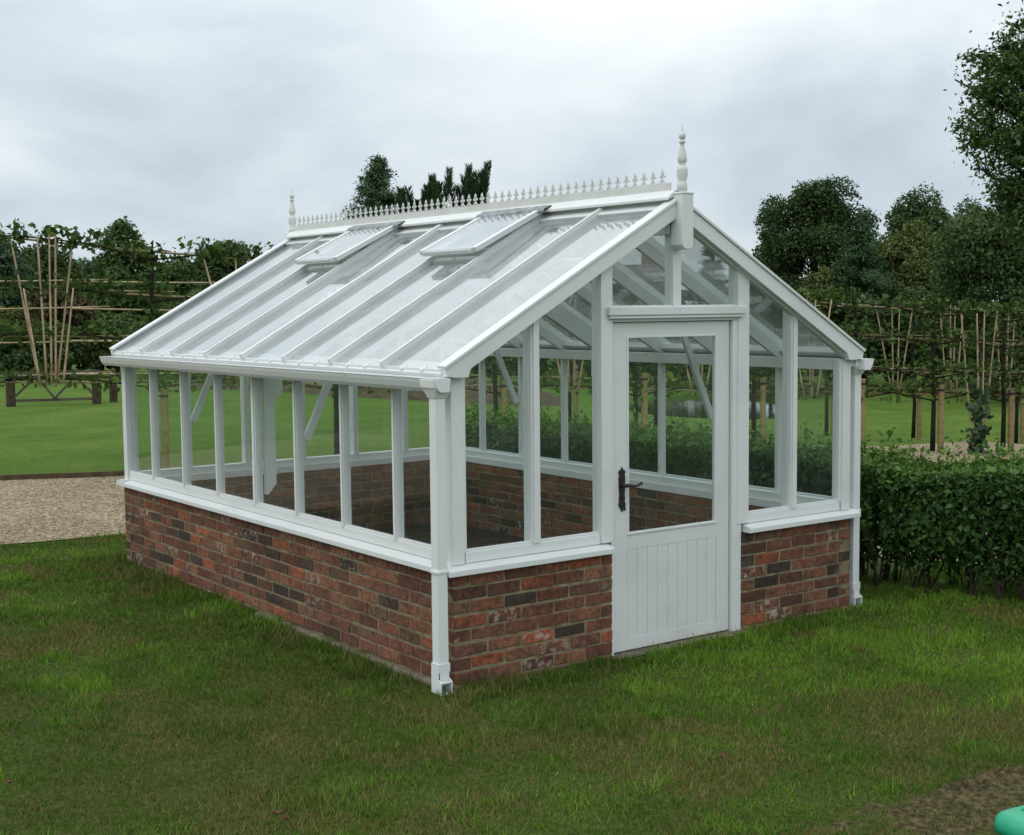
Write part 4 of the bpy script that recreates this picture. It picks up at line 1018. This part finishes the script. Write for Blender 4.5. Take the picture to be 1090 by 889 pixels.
# third stout post in line
p = np.array(at(118, 31.5)); mb = MB(); mb.tube([(p[0], p[1], p[2]-.2), (p[0], p[1], p[2]+.66), (p[0], p[1], p[2]+.72)], [.09, .085, .06], 10)
tag(mb.build('fence_post', 'post_wood', loc=tuple(p)), 'stout brown post right of the field gate, beside the far corner of the greenhouse', 'post')

# distant buildings
def cottage():
    d = 62; a = np.array(at(622, d)); b = np.array(at(716, d)); z0 = a[2]-.3; zt = zat(668, 303, d); zr = zat(668, 284, d)
    c = (a+b)/2; u = unit((b-a)*np.array([1, 1, 0])); v = np.array([-u[1], u[0], 0]); hw = np.linalg.norm(b-a)/2; dp = 2.4
    root = thing('cottage', tuple(c*np.array([1, 1, 0])+np.array([0, 0, z0])), 'small buff stone building with brown roof glimpsed through the gable glass', 'building')
    P = lambda s, t, z: tuple(c*np.array([1, 1, 0])+u*s*hw+v*t*dp+np.array([0, 0, z]))
    mb = MB(); vs = [P(-1, 0, z0), P(1, 0, z0), P(1, 2, z0), P(-1, 2, z0), P(-1, 0, zt), P(1, 0, zt), P(1, 2, zt), P(-1, 2, zt), P(-1, 1, zr-.1), P(1, 1, zr-.1)]
    mb.add(vs, [(0, 1, 5, 4), (1, 2, 6, 9, 5), (2, 3, 7, 6), (3, 0, 4, 8, 7)]); mb.build('wall', 'house_stone', root)
    mb = MB(); o = [P(-1.06, -.15, zt-.06), P(1.06, -.15, zt-.06), P(1.06, 1, zr), P(-1.06, 1, zr), P(1.06, 2.15, zt-.06), P(-1.06, 2.15, zt-.06)]; o2 = [(x, y, z+.12) for x, y, z in o]
    mb.add(o+o2, [(0, 1, 2, 3), (3, 2, 4, 5), (6, 9, 8, 7), (9, 11, 10, 8), (0, 6, 7, 1), (5, 4, 10, 11), (1, 7, 8, 2), (2, 8, 10, 4), (0, 3, 9, 6), (3, 5, 11, 9)]); rf = mb.build('roof', 'roof_tile', root)
    mb = MB(); k = np.array(P(.5, 1, zr)); mb.box(k[0]-.3, k[0]+.3, k[1]-.25, k[1]+.25, zr-.4, zr+.7); mb.build('chimney', 'house_stone', rf, bevel=.02)
    for s in (-.55, .45):
        mb = MB(); w0 = np.array(P(s, -.012, z0+1.5)); mb.bar(w0-u*.45+up*.35, w0+u*.45+up*.35, .06, .9); mb.build('window', 'window_dark', root)
cottage()
def shed():
    d = 46; a = np.array(at(1044, d)); b = np.array(at(1068, d)); c = (a+b)/2; u = unit((b-a)*np.array([1, 1, 0])); v = np.array([-u[1], u[0], 0]); z0 = c[2]-.1; zt = zat(1056, 366, d); zr = zat(1056, 358, d)
    hw = np.linalg.norm(b-a)/2; c0 = np.array([c[0], c[1], 0]); P = lambda s, t, z: tuple(c0+u*s*hw+v*t+np.array([0, 0, z]))
    root = thing('shed', (c[0], c[1], z0), 'small grey green shed behind the canes at the right', 'shed')
    mb = MB(); vs = [P(-1, 0, z0), P(1, 0, z0), P(1, 1.5, z0), P(-1, 1.5, z0), P(-1, 0, zt), P(1, 0, zt), P(1, 1.5, zt), P(-1, 1.5, zt), P(0, 0, zr), P(0, 1.5, zr)]
    mb.add(vs, [(0, 1, 5, 8, 4), (1, 2, 6, 5), (2, 3, 7, 9, 6), (3, 0, 4, 7)]); mb.build('wall', 'shed_cladding', root)
    mb = MB(); o = [P(-1.15, -.1, zt-.05), P(0, -.1, zr+.02), P(1.15, -.1, zt-.05), P(1.15, 1.6, zt-.05), P(0, 1.6, zr+.02), P(-1.15, 1.6, zt-.05)]; o2 = [(x, y, z+.06) for x, y, z in o]
    mb.add(o+o2, [(0, 5, 4, 1), (1, 4, 3, 2), (6, 7, 10, 11), (7, 8, 9, 10), (0, 1, 7, 6), (1, 2, 8, 7), (2, 3, 9, 8), (3, 4, 10, 9), (4, 5, 11, 10), (5, 0, 6, 11)]); mb.build('roof', 'weathered_wood', root)
    mb = MB(); dd = np.array(P(.1, -.02, z0+.85)); mb.bar(dd-u*.3, dd+u*.3, .03, 1.6); mb.build('door', 'weathered_wood', root)
shed()

# --- hedge
HP = [(4.02, 5.95), (3.98, 5.3), (3.92, 3.2), (3.90, 1.5), (4.02, .35), (4.38, -.55), (5.1, -2.0), (6.3, -3.9)]
def hedge():
    g = np.random.default_rng(5); pts = np.array(HP); seg = np.hypot(*np.diff(pts, axis=0).T); cum = np.r_[0, np.cumsum(seg)]
    root = thing('hedge', (4.0, 2.5, 0), 'young leafy green privet hedge running past the right side of the greenhouse', 'hedge')
    def on(s):
        s = np.clip(s, 0, cum[-1]-1e-4); i = np.searchsorted(cum, s, 'right')-1; f = (s-cum[i])/seg[i]; p = pts[i]+(pts[i+1]-pts[i])*f[..., None]
        t = (pts[i+1]-pts[i])/seg[i][..., None]; return p, np.stack([t[..., 1], -t[..., 0]], -1)
    n = 170000; s = g.random(n)*cum[-1]; p, nr = on(s)
    top = .80+.13*fbm(s*1.7, s*0+3)+.07*fbm(s*6, s*0+8)
    z = g.random(n)**.62*top
    low = .08+.16*fbm(s*3.1, s*0+5)
    wdt = .33+.07*(fbm(s*2.2, z*2.5)-.5)*2; wdt = wdt*(.45+.55*ss(.05, .45, z))
    side = np.sign(g.random(n)-.5); q = 1-np.abs(g.normal(0, .30, n)); q = np.where(g.random(n) < .45, g.uniform(-1, 1, n), q*side)
    P = np.stack([p[:, 0]+nr[:, 0]*wdt*q, p[:, 1]+nr[:, 1]*wdt*q, z], 1)
    keep = (z > low+g.normal(0, .05, n)) | (g.random(n) < .06); edge = (1-(z/top)**8)
    P = P[keep]; nn = len(P); o = np.stack([nr[keep, 0]*q[keep], nr[keep, 1]*q[keep], .35+(z/top)[keep]**4], 1)
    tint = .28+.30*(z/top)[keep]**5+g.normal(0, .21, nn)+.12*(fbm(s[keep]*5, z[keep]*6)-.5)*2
    V = [leaves(P, o+g.normal(size=(nn, 3))*.7, .048, g, .52)]; Tn = [tint]
    # fresh shoots standing out of the top
    m = 900; s2 = g.random(m)*cum[-1]; p2, nr2 = on(s2); off = g.uniform(-.3, .3, m); h = g.uniform(.04, .17, m)*(1+.9*(g.random(m) < .12)); k = 13
    t2 = .80+.12*fbm(s2*1.7, s2*0+3)+.07*fbm(s2*6, s2*0+8)
    u = np.tile(np.linspace(0, 1, k), m); idx = np.repeat(np.arange(m), k)
    lean = g.normal(0, .25, (m, 2))
    PP = np.stack([p2[idx, 0]+nr2[idx, 0]*off[idx]+lean[idx, 0]*h[idx]*u, p2[idx, 1]+nr2[idx, 1]*off[idx]+lean[idx, 1]*h[idx]*u, t2[idx]-.06+h[idx]*1.2*u], 1)+g.normal(0, .014, (m*k, 3))
    V.append(leaves(PP, g.normal(size=(m*k, 3))+np.array([0, 0, .6]), .046, g, .5)); Tn.append(.72+g.normal(0, .16, m*k))
    rawmesh('foliage', np.concatenate(V), 4, np.concatenate(Tn), 'leaf_hedge', root)
    # about a hundred bare stems at the foot
    ns = 96; s3 = np.linspace(.1, cum[-1]-.1, ns)+g.normal(0, .03, ns); p3, n3 = on(s3)
    for a in range(ns):
        mb = MB(); b = p3[a]+n3[a]*g.normal(0, .10)
        for br in range(4):
            tp = b+g.normal(0, .13, 2); hh = g.uniform(.45, .8)
            mb.tube([(b[0]+g.normal(0, .015), b[1]+g.normal(0, .015), -.03), (b[0]*.6+tp[0]*.4+g.normal(0, .015), b[1]*.6+tp[1]*.4+g.normal(0, .015), hh*.4), (tp[0], tp[1], hh)], [.011 if br == 0 else .007, .008 if br == 0 else .005, .003], 5, False)
        mb.build('stem', 'hedge_stem', root, smooth=True)
hedge()

# --- grass blades on the worn lawn
def bareness(x, y):
    w1 = .55*(fbm(x*2.3+4, y*2.3)-.5); w2 = .3*(fbm(x*6+4, y*6)-.5)
    a = ((x-.86)/.62)**2+((y+2.70)/.23)**2; b = ((x-.36)/.32)**2+((y+2.50)/.10)**2
    return np.maximum(1-ss(.30, 1.45, a+1.9*w1+1.8*w2), .8*(1-ss(.4, 1.5, b+1.9*w1+1.8*w2)))
def grass():
    g = np.random.default_rng(21)
    n = 1900000; x = g.uniform(-9, 7.5, n); y = g.uniform(-5.2, 6.9, n)
    dist = np.hypot(x-CAM[0], y-CAM[1]); dv_ = (x-CAM[0])*_d[0]+(y-CAM[1])*_d[1]; lat = (x-CAM[0])*_r[0]+(y-CAM[1])*_r[1]
    keep = (dv_ > 2.5) & (np.abs(lat) < dv_*.62+1.2)
    keep &= ~((x > -.01) & (x < W+.01) & (y > -.01) & (y < LEN+.01)) & ~((x > -.085+.03*(fbm(y*3, y*0)-.5)) & (x < 0) & (y > .05) & (y < 2.3) & (fbm(y*5, x*9) > .42)) & ~((x > D0) & (x < D1) & (y > -.075) & (y < 0))
    keep &= ~inside(PATH, x, y+.04*(fbm(x*3, y*3)-.5))
    keep &= ~((x > 3.85) & (y > .6))
    # bare earth patch at the lower right, thin patches elsewhere
    bare = bareness(x, y)
    f1 = fbm(x*1.3+3, y*1.3+1); f2 = fbm(x*2.6+11, y*2.6+7); f3 = fbm(x*9, y*9)
    dens = .35+.65*ss(.35, .55, f2*.6+f3*.4); dens = dens*(1-.78*ss(.15, .9, bare)*ss(.34, .58, f3*.6+f2*.45))
    fall = np.clip(8.2/dist, .35, 1)**1.4
    keep &= g.random(n) < dens*fall
    x, y, dist, f1, f2, f3, bare = (a[keep] for a in (x, y, dist, f1, f2, f3, bare)); n = len(x)
    wall = np.minimum(np.abs(x), np.abs(y)); nearwall = ((x > -.35) & (x < 0) & (y > -.1) & (y < LEN+.2)) | ((y > -.30) & (y < 0) & (x > -.1) & (x < W+.2))
    tuft = ss(.56, .68, fbm(x*4+5, y*4+2))
    h = g.uniform(.011, .029, n)*(1+1.6*tuft*g.random(n)+2.3*nearwall*g.random(n)*ss(.4, .6, f3))*(.75+.5*f1)
    bw = g.uniform(.0020, .0046, n)*np.clip(dist/7, .9, 1.8)
    an = g.uniform(0, 2*math.pi, n); le = g.uniform(.1, 1.1, n)*h; la = g.uniform(0, 2*math.pi, n)
    z = np.zeros(n)
    A = np.stack([x-np.cos(an)*bw, y-np.sin(an)*bw, z-.004], 1); B = np.stack([x+np.cos(an)*bw, y+np.sin(an)*bw, z-.004], 1)
    C = np.stack([x+np.cos(la)*le, y+np.sin(la)*le, h], 1)
    dry = ss(.495, .61, f1*.55+f2*.45-.05*ss(.5, 3, x))*(1-.4*tuft)
    pick = g.random(n)
    big = fbm(x*.55+20, y*.55+9); med = fbm(x*1.9+2, y*1.9+31)
    tint = np.where(pick < .12+.62*dry+.2*bare, g.uniform(0, .28, n), np.clip(g.normal(.53, .13, n)+1.25*(big-.5)+1.05*(med-.5)+.16*tuft+.10*ss(1, 4, x)-.10*nearwall, .36, 1))
    # cut straw lying about and small rosettes of clover leaves
    m = 5200; k = g.integers(0, n, m); sx2, sy2 = x[k], y[k]; a2 = g.uniform(0, 6.28, m); l2 = g.uniform(.02, .06, m); w2 = g.uniform(.0008, .0018, m)
    z2 = g.uniform(.006, .026, m)
    A2 = np.stack([sx2-np.sin(a2)*w2, sy2+np.cos(a2)*w2, z2], 1); B2 = np.stack([sx2+np.sin(a2)*w2, sy2-np.cos(a2)*w2, z2], 1); C2 = np.stack([sx2+np.cos(a2)*l2, sy2+np.sin(a2)*l2, z2+g.uniform(-.008, .010, m)], 1)
    m3 = 520; k = g.integers(0, n, m3); cl = []
    ok3 = fbm(x[k]*1.7+40, y[k]*1.7) > .52; k = k[ok3]; ct = []
    for i3 in k:
        q = 22; px3 = x[i3]+g.normal(0, .045, q); py3 = y[i3]+g.normal(0, .035, q); a3 = g.uniform(0, 6.28, q); r3 = g.uniform(.006, .013, q); h3 = g.uniform(.012, .03, q)
        cl.append(np.stack([np.stack([px3, py3, h3], 1), np.stack([px3+r3*np.cos(a3), py3+r3*np.sin(a3), h3+.003], 1), np.stack([px3+r3*np.cos(a3+1.1), py3+r3*np.sin(a3+1.1), h3+.001], 1)], 1)); ct.append(g.uniform(.45, .75, q))
    A = np.concatenate([A, A2]); B = np.concatenate([B, B2]); C = np.concatenate([C, C2]); tint = np.concatenate([tint, g.uniform(0, .12, m)]+ct)
    o = rawmesh('grass', np.concatenate([np.stack([A, B, C], 1)]+cl), 3, tint, 'grass_blade', None, (-2, 0, 0), 'stuff')
    tag(o, 'short patchy lawn grass with dry brown patches in front of the greenhouse', 'grass')
    # rough lumps of torn turf and soil at the lower right
    mb = MB(); 
    return n
NB = grass()
# bare earth laid over the lawn at the lower right
def earth_patch():
    nx, ny = 190, 110; X, Y = np.meshgrid(np.linspace(-.35, 1.85, nx+1), np.linspace(-3.2, -2.0, ny+1))
    b = bareness(X, Y); k = fbm(X*15, Y*15); k2 = fbm(X*45, Y*45+5, 3)
    lump = .05*np.exp(-(((X-.93)/.22)**2+((Y+2.50)/.06)**2))+.03*np.exp(-(((X-1.2)/.15)**2+((Y+2.58)/.07)**2))
    Z = -.020+b*(.022+.028*np.clip(k-.38, 0, 1)+.022*(k2-.5))+.6*lump*(.4+1.0*k2)-.03*(b < .04)
    mb = MB(); mb.v = list(zip(X.ravel().tolist(), Y.ravel().tolist(), Z.ravel().tolist()))
    mb.f = [(j*(nx+1)+i, j*(nx+1)+i+1, (j+1)*(nx+1)+i+1, (j+1)*(nx+1)+i) for j in range(ny) for i in range(nx)]; mb.m = [0]*len(mb.f); mb.c = [None]*len(mb.f)
    o = mb.build('earth_patch', 'torn_earth', smooth=True, loc=(.7, -2.6, 0)); tag(o, 'bare torn earth patch in the lawn at the lower right', 'earth', kind='structure')
earth_patch()
# fallen leaves
for k, (px, py, lb) in enumerate([(10, 833, 'reddish fallen leaf on the lawn at the lower left'), (305, 872, 'pale brown fallen leaf near the bottom edge of the lawn'), (296, 866, 'small curled brown leaf beside the pale fallen leaf'), (1039, 786, 'rust red fallen leaf on the lawn at the right'), (40, 862, 'dark fallen leaf low on the left lawn'), (768, 806, 'yellowish fallen leaf on the lawn below the door')]):
    v = _d*FPX+_r2*(px-545)-_u2*(py-444.5); s = -(CAM[2]-.03)/v[2]; p = CAM+v*s; g = random.Random(k)
    mb = MB(); vs = []; prof = [(-.5, .02), (-.3, .2), (0, .28), (.25, .2), (.5, .01)]; a = g.uniform(0, 6.28); sz = g.uniform(.028, .045)
    for t, w_ in prof:
        for sgn in (-1, 0, 1):
            lx, ly = t*sz, sgn*w_*sz; vs.append((p[0]+lx*math.cos(a)-ly*math.sin(a), p[1]+lx*math.sin(a)+ly*math.cos(a), .024+abs(sgn)*.010+.012*t*t*4))
    mb.add(vs, [(i*3+j, i*3+j+1, i*3+j+4, i*3+j+3) for i in range(4) for j in range(2)])
    o = mb.build('fallen_leaf', 'dead_leaf', loc=(p[0], p[1], .024)); sm = o.modifiers.new('thick', 'SOLIDIFY'); sm.thickness = .001; tag(o, lb, 'leaf')

# green plastic box at the lower right corner
def rbox(mb, c, u, hx_, hy_, z0, z1, r, k=6, taper=0, dome=0):
    u = np.array([math.cos(u), math.sin(u)]); v = np.array([-u[1], u[0]]); rings = []
    lv = [(z0, 0)]+[(z1-r+r*math.sin(t), r*(1-math.cos(t))) for t in np.linspace(0, math.pi/2, 6)]
    for z, ins in lv:
        ring = []; tp = taper*(z1-z)
        for qx, qy, t0 in ((1, 1, 0), (-1, 1, 1), (-1, -1, 2), (1, -1, 3)):
            for j in range(k+1):
                t = (t0+j/k)*math.pi/2; R_ = .06; ax = qx*(hx_-R_-tp)+math.cos(t)*(R_-ins*.9); ay = qy*(hy_-R_-tp)+math.sin(t)*(R_-ins*.9)
                q = np.array(c)+u*ax+v*ay; ring.append((q[0], q[1], z))
        rings.append(ring)
    n = len(rings[0]); vs = sum(rings, []); vs.append((c[0], c[1], z1+dome))
    fs = [(i*n+j, i*n+(j+1) % n, (i+1)*n+(j+1) % n, (i+1)*n+j) for i in range(len(rings)-1) for j in range(n)]
    fs += [((len(rings)-1)*n+j, (len(rings)-1)*n+(j+1) % n, len(vs)-1) for j in range(n)]; fs.append(tuple(range(n))[::-1])
    mb.add(vs, fs)
bx, by = .425, -3.395; bu = -.13
box_ = thing('plastic_box', (bx, by, 0), 'bright green plastic box lid in the bottom right corner of the lawn', 'box')
mb = MB(); rbox(mb, (bx, by), bu, .285, .215, 0, .20, .01, taper=.10); mb.build('body', 'green_plastic', box_, smooth=True)
mb = MB(); rbox(mb, (bx, by), bu, .30, .23, .175, .245, .045, dome=.012); lid = mb.build('lid', 'green_plastic', box_, smooth=True)
mb = MB(); cu = np.array([math.cos(bu), math.sin(bu)]); cv = np.array([-cu[1], cu[0]])
def lp(a, b, z=.2465): q = np.array([bx, by])+cu*a+cv*b; return (q[0], q[1], z+.012*(1-min(1, abs(a)/.3)))
for a0, b0, a1, b1 in ((-.20, .145, -.09, .145), (-.20, .165, -.09, .165), (-.20, .145, -.20, .165), (-.09, .145, -.09, .165)): mb.bar(lp(a0, b0), lp(a1, b1), .004, .005)
mb.build('raised_frame', 'green_plastic', lid)
mb = MB(); mb.bar(lp(-.12, .075), lp(-.10, .045), .010, .003); mb.bar(lp(-.10, .045), lp(-.112, .030), .008, .003); mb.bar(lp(-.085, .070), lp(-.07, .070), .008, .003); mb.build('printed_mark', 'ink_black', lid)
